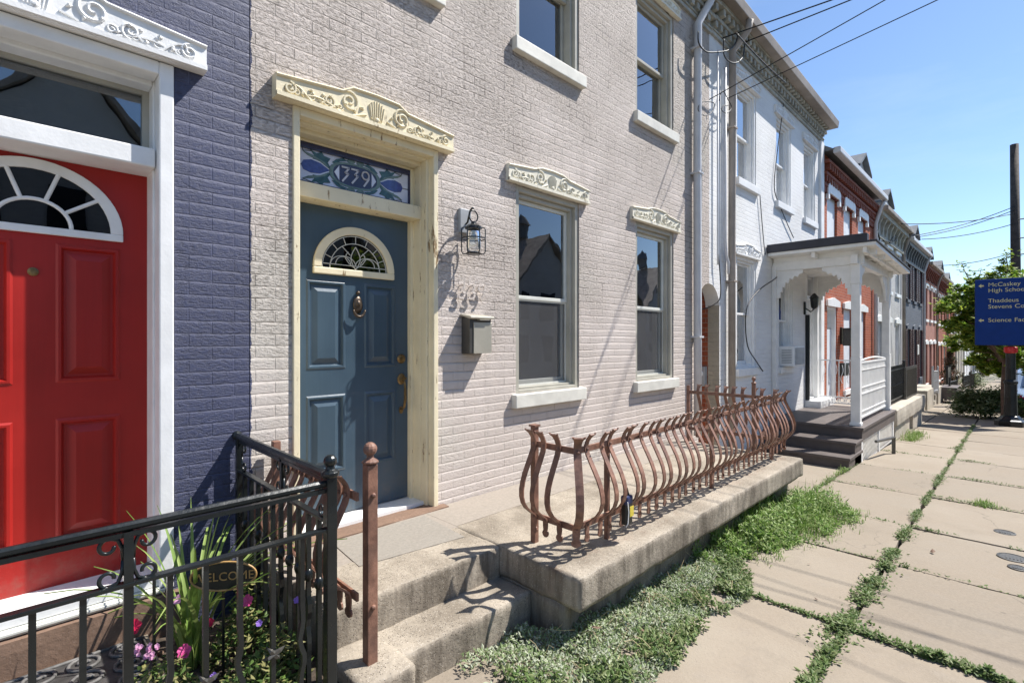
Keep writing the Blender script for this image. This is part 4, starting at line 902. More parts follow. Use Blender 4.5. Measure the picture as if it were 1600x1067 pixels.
def ray_at(px,py,t):
    u=(px-800)/FPX; v=-(py-530)/FPX; c_,s_=math.cos(TH),math.sin(TH); return Vector(((c_+s_*u)*t,(s_-c_*u)*t,H+v*t))
P=lambda px,py,t:tuple(ray_at(px,py,t))
bedplant(.40,2.33,.17,.22,420,[('redflower',P(209,979,2.05),.030),('pinkflower',P(288,1017,2.03),.027)],'petunia with one red and one hot pink bloom near the doormat')
bedplant(.43,2.10,.16,.15,460,[('palepink',P(225+random.uniform(-22,26),1016+random.uniform(-9,12),1.95),.009) for _ in range(22)],'low plant with a cluster of small pale pink blooms by the fence',ls=.022)
bedplant(.75,2.50,.16,.24,420,[('pinkflower',P(386,938,2.25),.026),('palepink',P(278,936,2.2),.020),('redflower',P(328,972,2.2),.018)],'petunia with pink bloom right below the welcome plaque')
bedplant(.66,2.12,.19,.18,600,[('violet',P(334,1056,1.92),.014),('violet',P(405,973,2.0),.013)],'leafy plant with small violet blooms at the fence corner')
bedplant(.80,2.22,.12,.24,320,[('violet',P(464,937,2.12),.014)],'upright leafy plant with violet blooms beside the concrete landing',ls=.032)
bedplant(.55,2.02,.15,.12,380,[],'brownish low leafy plant at the foot of the fence','conifer',ls=.025)
bedplant(.18,2.02,.2,.10,380,[],'low green plant at the fence left of the petunias',ls=.022)
bedplant(.86,2.75,.10,.3,260,[],'tall leafy plant in the corner by the brick wall',ls=.035)
m=MB(); random.seed(5)
for i in range(150): 
    x,y=random.uniform(.0,.96),random.uniform(1.85,2.9)
    if x<.46 and y>2.42: continue
    s=random.uniform(.006,.022); m.ball((x,y,.115+s*.2),s,4)
tag(m.build('mulch','brownstone',smooth=False),'loose stones and mulch over the soil of the bed','mulch',kind='stuff')

# ================================================================ porch of the white house
pc=thing('front_porch','small white columned porch with brown deck and flat dark roof','porch',(10.5,2.3,-.25))
DX0,DX1,DY0,DZ=9.05,11.87,1.67,.24
m=MB(); m.box(DX0,DX1,DY0,2.99,DZ-.045,DZ); m.build('deck','deck',pc,bevel=.004)
m=MB(); m.box(DX0+.02,DX1-.02,DY0+.02,2.98,DZ-.20,DZ-.046); m.build('deck_skirt','deck',pc,bevel=.003)
for k,(x0,z) in enumerate(((8.63,.075),(8.27,-.09))):
    m=MB(); m.box(x0,DX0+.03,DY0+.01,2.97,z-.04,z); m.box(x0+.03,DX0+.02,DY0+.03,2.95,-.42,z-.041); m.build('step','deck',pc,bevel=.004)
zl=gz(10.4)-.02
m=MB()
for xx in (DX0+.08,10.45,DX1-.10): m.box(xx-.04,xx+.04,DY0+.03,DY0+.10,zl-.1,DZ-.2)
m.build('deck_leg','porchwhite',pc)
m=MB()
for a,b in ((DX0+.13,10.40),(10.50,DX1-.15)):
    z0,z1=zl+.04,DZ-.22; m.box(a,b,DY0+.05,DY0+.075,z0-.03,z0); m.box(a,b,DY0+.05,DY0+.075,z1-.025,z1); n=int((b-a)/.085); hh=z1-z0
    for i in range(-5,n):
        for sg in (1,-1):
            xa_=a+.085*i; xb_=xa_+hh
            p0=[xa_,z0]; p1=[xb_,z1]
            if p0[0]<a: p0=[a,z0+(a-p0[0])]
            if p1[0]>b: p1=[b,z1-(p1[0]-b)]
            if p1[0]-p0[0]<.02: continue
            if sg<0: p0[0],p1[0]=a+b-p0[0],a+b-p1[0]
            m.tube([(p0[0],DY0+.062+.008*sg,p0[1]),(p1[0],DY0+.062+.008*sg,p1[1])],.011,4)
m.build('lattice','porchwhite',pc)
CZ=2.82
cols=((9.25,1.80),(11.70,1.80))
for x,y in cols:
    m=MB(); m.box(x-.062,x+.062,y-.062,y+.062,DZ,1.30); m.box(x-.075,x+.075,y-.075,y+.075,DZ,DZ+.05)
    m.lathe([(.062,1.30),(.05,1.34),(.052,1.5),(.05,2.2),(.052,2.38),(.062,2.42)],x,y,8); m.box(x-.058,x+.058,y-.058,y+.058,1.30,2.42); m.box(x-.066,x+.066,y-.066,y+.066,2.42,CZ)
    m.build('column','porchwhite',pc,bevel=.008)
for x in (9.25,11.70): MB().box(x-.06,x+.06,2.93,2.998,DZ,CZ).build('wall_pilaster','porchwhite',pc,bevel=.006)
m=MB()
for x,_ in cols: m.box(x-.045,x+.045,1.70,2.99,CZ-.10,CZ+.04)
m.box(9.1,11.95,1.755,1.845,CZ-.098,CZ+.041); m.build('beam','porchwhite',pc,bevel=.004)
def rz_(x): return 3.0-.042*(x-8.95)
RX0,RX1,RY0=8.95,12.12,1.50
m=MB()
def tilt_slab(m,x0,x1,y0,y1,a,b):
    m.add([(x0,y0,rz_(x0)+a),(x1,y0,rz_(x1)+a),(x1,y1,rz_(x1)+a),(x0,y1,rz_(x0)+a),(x0,y0,rz_(x0)+b),(x1,y0,rz_(x1)+b),(x1,y1,rz_(x1)+b),(x0,y1,rz_(x0)+b)],[(0,3,2,1),(4,5,6,7),(0,1,5,4),(1,2,6,5),(2,3,7,6),(3,0,4,7)])
tilt_slab(m,RX0,RX1,RY0,2.985,-.05,.0); m.build('soffit','porchwhite',pc)
m=MB()
for i in range(5):
    x=9.25+.62*i; m.box(x-.03,x+.03,RY0+.04,2.98,CZ+.03,rz_(x)-.045)
for y in (1.62,2.3): m.add([(9.0,y,CZ+.045),(12.05,y,CZ-.02),(12.05,y+.05,CZ-.02),(9.0,y+.05,CZ+.045),(9.0,y,rz_(9)-.052),(12.05,y,rz_(12.05)-.052),(12.05,y+.05,rz_(12.05)-.052),(9,y+.05,rz_(9)-.052)],[(0,3,2,1),(4,5,6,7),(0,1,5,4),(1,2,6,5),(2,3,7,6),(3,0,4,7)])
m.build('rafters','porchwhite',pc)
m=MB(); tilt_slab(m,RX0-.03,RX0+.10,RY0+.10,2.99,.004,.135); tilt_slab(m,RX0-.015,RX1+.015,RY0-.02,2.988,.002,.03); m.build('roof_membrane','membrane',pc,bevel=.006)
def bracket(x,y,dx,dy,L=.50):
    L*=.86; prof=[(0,0),(L,0),(L,-.06),(L*.86,-.075),(L*.80,-.12),(L*.68,-.10),(L*.60,-.16),(L*.50,-.13),(L*.44,-.22),(L*.34,-.19),(L*.30,-.29),(L*.21,-.27),(L*.20,-.36),(L*.12,-.35),(.05,-.45),(0,-.46)]
    m=MB(); z=CZ-.10; w=.022
    if dx: m.prism([(p[0]*dx,p[1]) for p in prof],lambda u,v:(x+u,y-w,z+v),lambda u,v:(x+u,y+w,z+v))
    else: m.prism([(p[0]*dy,p[1]) for p in prof],lambda u,v:(x-w,y+u,z+v),lambda u,v:(x+w,y+u,z+v))
    m.build('bracket','porchwhite',pc,bevel=.004)
bracket(9.312,1.80,1,0); bracket(11.638,1.80,-1,0); bracket(9.25,1.862,0,1,.46); bracket(11.70,1.862,0,1,.46); bracket(9.25,2.93,0,-1,.46); bracket(11.70,2.93,0,-1,.46); bracket(11.762,1.80,1,0,.3)
# cast panel railing between the columns and wrought railing at the far side
m=MB(); y=1.80; xa,xb=9.33,11.62
for z,h_ in ((1.20,.03),(1.08,.015),(.80,.02),(.70,.02),(.42,.02),(.33,.03)): m.box(xa,xb,y-.014,y+.014,z-h_/2,z+h_/2)
n=42
for i in range(n+1):
    x=xa+(xb-xa)*i/n; m.box(x-.012,x+.012,y-.006,y+.006,.335,1.19)
    if i<n:
        for zc in (1.14,.75,.375): m.tube([(x+.027+.022*math.cos(2*PI*k/8),y,zc+.028*math.sin(2*PI*k/8)) for k in range(8)],.006,4,closed=True)
m.tube([(xa+(xb-xa)*t,y,1.215+.05*math.sin(PI*t)) for t in [i/12 for i in range(13)]],.014,6); m.build('cast_railing','porchwhite',pc)
m=MB(); x=11.70
for z in (1.15,.42,.30): m.box(x-.01,x+.01,1.88,2.92,z-.012,z+.012)
for i in range(10): m.box(x-.006,x+.006,1.93+.105*i,1.942+.105*i,.3,1.14)
for i in range(9): m.tube([(x,1.985+.105*i+.035*math.cos(2*PI*k/10),.36+.04*math.sin(2*PI*k/10)) for k in range(10)],.007,4,closed=True); m.tube([(x,1.985+.105*i+.03*math.sin(k*.8)*(1-k/12),.7+.045*k) for k in range(9)],.006,4)
m.build('wrought_railing','white',pc)
# things at the white house
ac=thing('window_air_conditioner','white window air conditioner in the lower window by the porch','air conditioner',(9.93,2.9,1.1))
MB().box(9.64,10.22,2.78,3.16,1.095,1.45).build('case','white',ac,bevel=.012)
m=MB()
for i in range(14): m.box(9.68,10.18,2.770,2.779,1.13+.021*i,1.139+.021*i)
m.build('grille','metalgrey',ac); 
m=MB()
for i in range(9): m.box(9.632,9.639,2.82,2.98,1.15+.028*i,1.162+.028*i)
m.build('side_vent','metalgrey',ac)
wl=thing('porch_lamp','black lantern lamp beside the white house door under the porch','lamp',(11.0,2.9,2.1))
m=MB(); m.box(10.97,11.03,2.97,2.999,2.05,2.3); m.tube([(11,2.98,2.18),(11,2.88,2.10),(11,2.82,2.16)],.012,6); m.build('arm','iron',wl)
m=MB(); m.lathe([(.03,2.16),(.06,2.19),(.075,2.36),(.09,2.37),(.02,2.45),(.0,2.46)],11,2.82,6); m.build('lantern','iron',wl)
sd=MB(); sd.box(11.085,11.125,2.93,2.998,.36,2.05); tag(sd.build('storm_door_edge','iron'),'tall black open storm door edge beside the white house door','storm door')
dp=thing('pipe_rail','low dark pipe rail by the porch corner at the pavement','rail',(10.4,1.5,-.33))
MB().tube([(9.55,1.60,-.02),(10.40,1.50,-.06)],.022,8).build('rail','steeldark',dp); MB().tube([(10.40,1.50,-.05),(10.40,1.50,-.36)],.028,8).build('post','steeldark',dp)
me_=thing('meter_box','grey utility meter box inside the arched passage','meter box',(7.0,3.24,.9))
MB().box(6.98,7.07,3.17,3.30,.90,1.18).build('case','metalgrey',me_,bevel=.008); m=MB(); m.lathe([(.0,0),(.045,0),(.045,.02),(.0,.03)],0,0,14); m.v=[(6.98-c,3.235+a,1.08+b) for a,b,c in m.v]; m.build('dial','white',me_)
# conduits and cables on the facade
cb=MB(); cb.tube([(7.16,2.95,5.4),(7.16,2.95,2.95),(7.20,2.95,2.75),(7.25,2.94,2.65),(7.25,2.94,2.5)],.019,8); tag(cb.build('conduit','gutter',smooth=True),'pale grey service conduit on the wall between the two downspouts','conduit')
cb=MB(); cb.tube([(6.92,2.955,5.55),(6.92,2.955,2.75),(6.925,2.955,2.6)],.013,8); tag(cb.build('conduit','gutter',smooth=True),'thin grey conduit above the arched passage','conduit')
def cable(pts,r,label,mat='cable',name='cable',group='cables on the facades'):
    m=MB(); 
    P_=[Vector(p) for p in pts]; out=[]
    for i in range(len(P_)-1):
        p0=P_[max(i-1,0)];p1=P_[i];p2=P_[i+1];p3=P_[min(i+2,len(P_)-1)]
        for k in range(6):
            t=k/6; out.append(.5*((2*p1)+(p2-p0)*t+(2*p0-5*p1+4*p2-p3)*t*t+(3*p1-p0-3*p2+p3)*t**3))
    out.append(P_[-1]); m.tube(out,r,5); return tag(m.build(name,mat,smooth=True),label,'cable',group)
def onY(px,py,Y=2.975):
    q=ray_at(px,py,1); t=Y/q.y; return (q.x*t,Y,H+(q.z-H)*t)
cable([onY(*p) for p in ((1230,110),(1222,180),(1213,250),(1210,295),(1218,320),(1228,345),(1240,372))],.008,'black cable running down the white house from the cornice past the middle window')
cable([onY(*p,2.93) for p in ((1240,385),(1236,405),(1215,432),(1190,450),(1172,470),(1165,495),(1168,540),(1182,565),(1192,580))],.009,'black cable looping down beside the lower window of the white house')
cable([onY(*p) for p in ((1187,300),(1190,340),(1194,385),(1196,398))],.007,'thin cable from the upper sill down to the porch roof')
cable([onY(*p) for p in ((1091,215),(1096,260),(1096,320),(1093,395),(1088,420))],.007,'thin grey cable on the taupe wall right of the downspout','greycable')
cable([(6.93,2.95,2.75),(7.0,2.95,2.2),(6.9,3.0,2.05),(6.72,3.1,1.98),(6.55,3.2,2.0)],.008,'black cable swinging into the arched passage')
cable([(12.2,2.95,3.12),(11.6,2.93,3.14),(10.9,2.95,3.10),(10.4,2.95,3.2)],.012,'black cable lying along the wall above the porch roof')
# ================================================================ houses further down the row
def rowhouse(label,x0,x1,zg,ze,wall,cols,up,low,sash='white',head='white',style='flat',blind='board',shutters=None,door=None,cornice='white',dormers=(),roof='slateroof',gut='gutter',spout=True,blindu=None,boarded=False):
    h=thing('row_house',label,'row house',((x0+x1)/2,3.3,zg))
    ops=[(a,b,*up) for a,b in cols]+[(a,b,*(low if i!=door else (zg+.35,low[1]))) for i,(a,b) in enumerate(cols)]
    m=MB(); grid_wall(m,x0+.002,x1-.002,zg-.4,ze+.1,ops,YF,.2); m.build('wall',wall,h)
    for i,o in enumerate(ops):
        low_=i>=len(cols); isdoor=low_ and (i-len(cols))==door
        a,b,c,d=o
        if isdoor:
            m=MB().frame(a,b,c,d,.06,YF+.02,YF+.16,wb=0); fr=m.build('door_frame',sash,h); MB().box(a+.06,b-.06,YF+.1,YF+.14,c,d-.5).build('door_leaf',blind if blind!='dark' else 'maroon',fr); MB().box(a+.06,b-.06,YF+.1,YF+.11,d-.48,d-.06).build('transom','glass',fr); MB().box(a+.06,b-.06,YF+.2,YF+.21,d-.48,d-.06).build('dark_room','dark',fr)
            win=fr
        else: win=window(h,a,b,c,d,out=sash,sash=sash,sill=head,blind=(blindu or blind) if not low_ else blind,simple=True,boarded=boarded)
        if head:
            m=MB(); w=b-a
            if style=='arch' and not low_:
                pts=[(a-.11,d-.20),(a-.11,d+.07)]+[(a-.07+(w+.14)*t,d+.11+.16*math.sin(PI*t)) for t in [i/10 for i in range(11)]]+[(b+.11,d+.07),(b+.11,d-.20),(b-.002,d-.20),(b-.002,d-.06),(a+.002,d-.06),(a+.002,d-.20)]
                m.pxz(pts,YF-.06,YF-.003)
            else:
                m.pxz([(a-.1,d),(b+.1,d),(b+.1,d+.13),((a+b)/2,d+.2),(a-.1,d+.13)],YF-.05,YF-.003)
            m.build('lintel',head,win)
        if shutters:
            for sx in (a-.40,b+.03):
                m=MB(); m.frame(sx,sx+.37,c,d,.04,YF-.05,YF-.012); n=int((d-c)/.07)
                for k in range(n): m.box(sx+.04,sx+.33,YF-.042,YF-.018,c+.03+.07*k,c+.075+.07*k)
                m.build('shutter',shutters,win)
    if cornice=='brick':
        m=MB(); a,b=x0+.003,x1-.003
        for k,(z,p_) in enumerate(((ze-.62,.05),(ze-.40,.09),(ze-.16,.14))): m.box(a,b,YF-p_,YF+.03,z,z+.06); dentils(m,a+.05*k,b,z-.13,YF,.19,.09,p_-.012,.128)
        m.box(a,b,YF-.03,YF+.02,ze-.75,ze); m.build('cornice','darkred',h)
    else:
        m=MB(); a,b=x0+.003,x1-.003; m.box(a,b,YF-.06,YF+.03,ze-.62,ze-.1); m.box(a,b,YF-.22,YF+.03,ze-.14,ze+.02); m.box(a,b,YF-.09,YF+.03,ze-.70,ze-.62)
        n=int((b-a)/.55)
        for k in range(n+1):
            x=a+.06+(b-a-.22)*k/max(n,1); m.pyz([(YF-.02,ze-.6),(YF-.10,ze-.55),(YF-.13,ze-.35),(YF-.20,ze-.2),(YF-.20,ze-.1),(YF-.02,ze-.1)],x,x+.1)
        m.build('cornice',cornice,h)
    MB().box(x0+.004,x1-.004,2.66,2.80,ze+.0,ze+.13).build('gutter',gut,h,bevel=.02)
    roof_slope(h,x0,x1,ze+.08,roof,2.76,rise=2.4,run=3.7)
    if spout: spouts([(x1-.12,2.72,ze+.03),(x1-.14,2.80,ze-.15),(x1-.16,2.93,ze-.62),(x1-.16,2.93,zg+.05)],.05,'downspout',gut,h)
    for dx in dormers: dormer(h,dx,ze)
    return h
def dormer(h,x,ze,w=1.25,y=3.12,wall='gutter'):
    m=MB(); z0=ze+.1; z1=ze+.72; zp=ze+1.12
    m.pxz([(x-w/2,z0),(x+w/2,z0),(x+w/2,z1),(x,zp-.05),(x-w/2,z1)],y,y+1.6); d=m.build('dormer',wall,h)
    m=MB()
    for sg in (-1,1): m.pxz([(x+sg*(w/2+.12),z1-.07),(x,zp),(x,zp+.07),(x+sg*(w/2+.12),z1)],y-.13,y+1.7)
    m.build('dormer_roof','slateroof',d)
    m=MB().frame(x-.3,x+.3,z0+.06,z1+.02,.05,y-.03,y+.01); m.box(x-.25,x+.25,y-.02,y,(z0+z1)/2+.02,(z0+z1)/2+.06); m.build('dormer_window','white',d); MB().box(x-.26,x+.26,y-.012,y-.006,z0+.1,z1-.02).build('pane','dark',d)
GZ=lambda x:gz(x)
rowhouse('bright red brick house with white arched heads over boarded windows',12.27,17.62,-.45,5.48,'redbrick',[(12.65,13.5),(14.12,14.96),(15.62,16.5)],(3.45,4.82),(.35,2.3),head='white',style='arch',blind='board',boarded=True,door=0,cornice='brick',dormers=(16.6,))
rowhouse('pale grey painted house with bracketed cornice beyond the red brick one',17.62,22.5,-.65,5.25,'greybrick',[(18.0,18.8),(19.5,20.3),(21.1,21.9)],(3.1,4.45),(.15,2.1),head='white',blind='curtain',door=2,cornice='stonegrey',dormers=(20.2,),gut='gutterold',blindu='dark')
rowhouse('slate grey house with dark maroon shutters on its upper windows',22.5,27.75,-.8,5.05,'slate',[(23.4,24.0),(25.0,25.6),(26.55,27.15)],(3.05,4.35),(.0,1.95),head='slate',blind='dark',sash='greige',shutters='maroon',door=1,cornice='slateroof',dormers=(26.3,))
rowhouse('salmon painted brick house with white arched window heads',27.75,32.4,-1.05,4.75,'salmon',[(28.5,29.3),(30.0,30.8),(31.4,32.1)],(2.45,4.0),(-.4,1.35),head='white',style='arch',blind='curtain',sash='salmon',door=1,cornice='darkred',dormers=(30.9,),gut='gutterold')
rowhouse('orange brick house with white arched window heads next to the salmon one',32.4,37.2,-1.2,4.6,'orangebrick',[(33.1,33.9),(34.5,35.3),(36.0,36.8)],(2.35,3.9),(-.5,1.25),head='white',style='arch',blind='curtain',sash='greige',door=2,cornice='darkred',dormers=(35.4,),gut='gutterold')
rowhouse('red brick house with dark green cornice partly behind the street tree',37.2,42.2,-1.35,4.3,'redbrick',[(38,38.8),(39.5,40.3),(41.0,41.8)],(2.0,3.4),(-.6,1.1),head='white',blind='dark',sash='greige',door=1,cornice='slateroof',dormers=(39.2,))
rowhouse('beige house far down the row behind the street tree',42.2,48.5,-1.6,4.0,'beige',[(43,43.9),(44.8,45.7),(46.7,47.6)],(1.7,3.1),(-.8,.9),head='white',blind='dark',door=2,cornice='stonegrey',dormers=(45.4,))
rowhouse('white clapboard house farthest but one down the row',48.5,56,-1.9,3.8,'whitebrick',[(49.5,50.4),(52,52.9),(54.3,55.2)],(1.5,2.9),(-1.1,.6),head='white',blind='dark',door=1,cornice='white',dormers=(52.5,))
rowhouse('grey house at the far end of the row',56,64,-2.2,3.5,'slate',[(57,57.9),(59.5,60.4),(62,62.9)],(1.2,2.6),(-1.4,.3),head='white',blind='dark',door=0,cornice='white')
# ---- stoops, terraces, railings down the street
def block_stoop(label,x0,x1,y0,ztop,steps,mat='stone',grp='stone stoops down the street'):
    t=thing('stone_stoop',label,'stoop',((x0+x1)/2,(y0+3)/2,gz(x0)),grp)
    m=MB(); rough_box(m,x0,x1,y0+.1,2.985,gz(x1)-.2,ztop,.12,.006,.02,x0); m.build('landing',mat,t,smooth=False)
    k=len(steps)
    for i,(dx,zt) in enumerate(steps):
        m=MB(); rough_box(m,x0-dx-.02,x0+.01,y0+.15,2.9,gz(x1)-.2,zt,.1,.004,.015,x0+i); m.build('step',mat,t)
    return t
t=thing('stone_terrace','low terrace of pale stone blocks in front of the red brick house','terrace',(14.2,2.3,-.45))
m=MB(); rough_box(m,12.25,16.3,1.70,2.0,-.12,.19,.08,.008,.025,21); m.build('cap_stone','stone',t)
m=MB(); rough_box(m,12.4,14.2,1.76,2.2,-.65,-.12,.1,.006,.015,22); rough_box(m,14.7,16.2,1.76,2.2,-.7,-.12,.1,.006,.015,23); m.build('base_stone','stone',t)
MB().box(12.3,16.25,1.98,2.99,-.6,.18).build('terrace_floor','floor',t)
def iron_run(label,x0,x1,y,z0,h,pitch=.13,mat='iron',rot=0,panel=False,grp='iron railings down the street'):
    t=thing('iron_railing',label,'railing',((x0+x1)/2,y,z0),grp)
    s=lambda x:(gz(x)-gz(x0)) if z0<0 else 0
    m=MB()
    for zz in (h,.1): m.tube([(x0,y,z0+zz+s(x0)),(x1,y,z0+zz+s(x1))],.018,5)
    m.build('rail',mat,t); n=max(2,int((x1-x0)/pitch)); m=MB()
    for i in range(n+1):
        x=x0+(x1-x0)*i/n; m.box(x-.009,x+.009,y-.009,y+.009,z0+s(x)+.02,z0+s(x)+h+(.09 if panel else 0))
        m.ball((x,y,z0+s(x)+h*.55),.022,4)
    m.build('balusters',mat,t)
    for x in (x0,x1): 
        m=MB(); m.box(x-.03,x+.03,y-.03,y+.03,z0+s(x)-.02,z0+s(x)+h+.12); m.ball((x,y,z0+s(x)+h+.15),.035,6); m.build('post',mat,t)
    return t
iron_run('black iron railing with spear tips on the stone block terrace',12.45,14.6,1.92,.19,.72,panel=True)
gp=thing('lattice_panel','dark weathered lattice panel leaning on the stone terrace','lattice panel',(15.3,1.9,.19))
m=MB(); a,b,z0,z1=14.5,16.2,.18,.92
m.frame(a,b,z0,z1,.06,1.86,1.90)
for i in range(-9,18):
    for sg in (1,-1):
        p0=[a+.1*i,z0]; p1=[a+.1*i+z1-z0,z1]
        if p0[0]<a: p0=[a,z0+a-p0[0]]
        if p1[0]>b: p1=[b,z1-(p1[0]-b)]
        if p1[0]-p0[0]<.03: continue
        if sg<0: p0[0],p1[0]=a+b-p0[0],a+b-p1[0]
        m.tube([(p0[0],1.88+.008*sg,p0[1]),(p1[0],1.88+.008*sg,p1[1])],.016,4)
m.build('lattice','steeldark',gp)
block_stoop('pale stone stoop with three steps before the grey painted house',21.0,22.7,2.05,-.10,((.3,-.32),(.62,-.55)))
block_stoop('pale stone stoop before the house with maroon shutters',24.6,26.2,2.1,-.25,((.3,-.48),(.6,-.68)))
block_stoop('pale stone stoop before the salmon brick house',30.0,31.4,2.1,-.55,((.3,-.75),(.6,-.92)))
block_stoop('long pale stone kerb stoop before the orange brick house',33.0,37.0,2.0,-.85,((.3,-1.05),))
block_stoop('pale stone stoop far down before the green corniced house',39.5,41,2.0,-1.05,((.3,-1.25),))
iron_run('grey iron railing on the stoop of the maroon shuttered house',22.9,24.4,2.2,-.35,.8,mat='gutter')
iron_run('black iron railing along the salmon brick house',26.4,29.6,2.02,gz(26.4)+.1,.7)
iron_run('black iron railing before the orange brick house',32.2,36.5,1.98,gz(32.2)+.35,.6)
iron_run('black iron railing far down the row by the beige house',38,47,2.0,gz(38)+.2,.8,.25)
pb=thing('planter_box','dark brown wooden planter box on legs beside the pavement','planter',(26.3,1.95,gz(26)))
m=MB(); z=gz(26); m.box(25.6,27.2,1.75,2.25,z+.16,z+.62); m.build('box','deck',pb,bevel=.01)
for x in (25.7,27.1):
    for y in (1.8,2.2): MB().box(x-.04,x+.04,y-.04,y+.04,z-.02,z+.16).build('leg','deck',pb)
bk=thing('board_screen','tall black board screen beside the salmon house steps','screen',(29.2,2.3,gz(29)))
z=gz(29); MB().box(28.6,30.0,2.25,2.31,z+.1,z+1.35).build('panel','iron',bk); 
for x in (28.65,29.95): MB().box(x-.03,x+.03,2.24,2.32,z,z+1.45).build('post','iron',bk)
for i,(x,y,r,h) in enumerate(((30.9,2.35,.45,1.9),)):
    t=thing('conifer_shrub','brownish green conifer shrub in front of the salmon brick house','shrub',(x,y,gz(x)))
    m=MB()
    def gen():
        q=random.random(); zz=.25+h*q; rr=r*(1.15-q)*math.sqrt(random.random())*(1+.3*math.sin(q*19)); a=random.uniform(0,2*PI); return (x+rr*math.cos(a),y+rr*math.sin(a),gz(x)+zz)
    leaves(m,gen,2600,.10,1.2,.4); m.build('foliage','conifer',t,recalc=False); MB().tube([(x,y,gz(x)-.05),(x,y,gz(x)+1.5)],[.06,.02],6).build('trunk','bark',t)
wlm=thing('porch_lamp','black framed lantern lamp on the red brick wall','lamp',(14.0,2.9,1.6))
MB().box(13.78,13.84,2.96,2.999,1.45,1.85).build('plate','iron',wlm); m=MB(); m.frame(13.74,13.90,1.42,1.80,.02,2.78,2.94); m.box(13.74,13.90,2.78,2.94,1.79,1.83); m.build('lantern','iron',wlm); MB().box(13.765,13.875,2.80,2.92,1.45,1.78).build('glass','offwhite',wlm)
mbx=MB().box(13.66,14.02,2.86,2.997,.72,1.02); tag(mbx.build('mailbox','iron',bevel=.02),'black mailbox on the red brick wall below the lantern','mailbox')
ns=MB().box(25.72,26.1,2.93,2.99,.95,1.35); tag(ns.build('notice_box','offwhite',bevel=.01),'small white notice box on the maroon shuttered house','box')

# ================================================================ street furniture
sx,sy=17.75,.20; zs=gz(sx)
sg=thing('direction_sign','blue direction sign on a black post with flared base by the kerb','sign',(sx,sy,zs))
m=MB(); m.lathe([(.30,zs-.02),(.30,zs+.13),(.28,zs+.15),(.24,zs+.17),(.17,zs+.25),(.135,zs+.27),(.135,zs+.28)],sx,sy,8); m.build('base','iron',sg)
m=MB(); m.lathe([(.13,zs+.27),(.115,zs+1.05),(.135,zs+1.07),(.135,zs+1.12),(.095,zs+1.16),(.09,1.25),(.07,1.26)],sx,sy,12); m.box(sx-.03,sx+.06,sy-.05,sy+.05,1.2,3.1); m.build('post','iron',sg)
m=MB(); m.lathe([(.10,1.22),(.13,1.25),(.13,1.36),(.10,1.385)],sx,sy,14); m.build('collar','redpaint',sg)
px0=sx-.10; YL,YR=sy+.655,sy-.655; zb,zt=1.42,3.09
MB().box(px0-.02,px0+.03,YR,YL,zb,zt).build('panel','signblue',sg,bevel=.015)
MB().box(px0+.031,px0+.05,YR-.006,YL+.006,zb-.006,zt+.006).build('panel_back','iron',sg)
def signtext(s,size,yleft,z):
    vs,fs=textmesh(s,size,.002,align='LEFT'); m.add([(px0-.0225-c,yleft-a,z+b) for a,b,c in vs],fs)
for line,z in (('McCaskey',2.945),('High School',2.80),('Thaddeus',2.54),('Stevens College',2.39),('Science Factory',2.05)):
    yl=YL-.245
    for wd in line.split():
        m=MB(); signtext(wd,.142,yl,z); yl=min(v[1] for v in m.v)-.05; m.build('lettering','signtext',sg)
def arrow(yc,zc,d):
    f=lambda u,v:(px0-.0245,yc-u,zc+v); f2=lambda u,v:(px0-.0205,yc-u,zc+v)
    p=[(0,.055),(.05,0),(.018,0),(.018,-.05),(-.018,-.05),(-.018,0),(-.05,0)]
    if d=='L': p=[(-b,a) for a,b in p]
    m.prism(p,f,f2)
for z_ in (2.93,2.05): m=MB(); arrow(YL-.12,z_,'L'); m.build('arrow','signtext',sg)
up=thing('utility_pole','tall dark wooden utility pole rising behind the blue sign','utility pole',(26.4,.1,gz(26.4)))
PT=Vector((26.7,.205,8.86)); PB_=Vector((26.4,.125,gz(26.4)-.2))
MB().tube([PB_,(PB_+PT)/2,PT],[.165,.145,.125],14).build('shaft','pole',up,smooth=True)
m=MB(); 
for z in (6.0,5.3,4.7): m.tube([(26.5,.15,z),(26.5,-.2,z+.02)],.02,6); m.ball((26.5,-.16,z+.05),.05,6)
m.build('insulator','steeldark',up)
pm=thing('parking_meter','dark parking meter far down the pavement','parking meter',(52,1.02,gz(52)))
z=gz(52); MB().tube([(52,1.02,z-.05),(52,1.02,z+.95)],.035,8).build('post','iron',pm); m=MB(); m.lathe([(.03,z+.93),(.09,z+1.0),(.11,z+1.2),(.09,z+1.32),(.0,z+1.38)],52,1.02,10); m.build('head','iron',pm)
for (x,y,r,lab) in ((6.39,.11,.075,'small round iron cover in the pavement, farthest of the three'),(5.60,.05,.095,'round iron cover in the pavement, the middle one'),(5.35,.02,.06,'smallest round iron cover nearest the camera by the frame edge')):
    m=MB(); m.lathe([(r,gz(x)-.005),(r,gz(x)+.006),(r*.86,gz(x)+.0075),(r*.83,gz(x)+.004),(.0,gz(x)+.005)],x,y,20); 
    for k in range(5): m.box(x-r*.5,x+r*.5,y-r*.55+.22*r*k,y-r*.55+.22*r*k+.01,gz(x)+.004,gz(x)+.008)
    tag(m.build('utility_cover','steeldark'),lab,'utility cover','iron covers in the pavement')
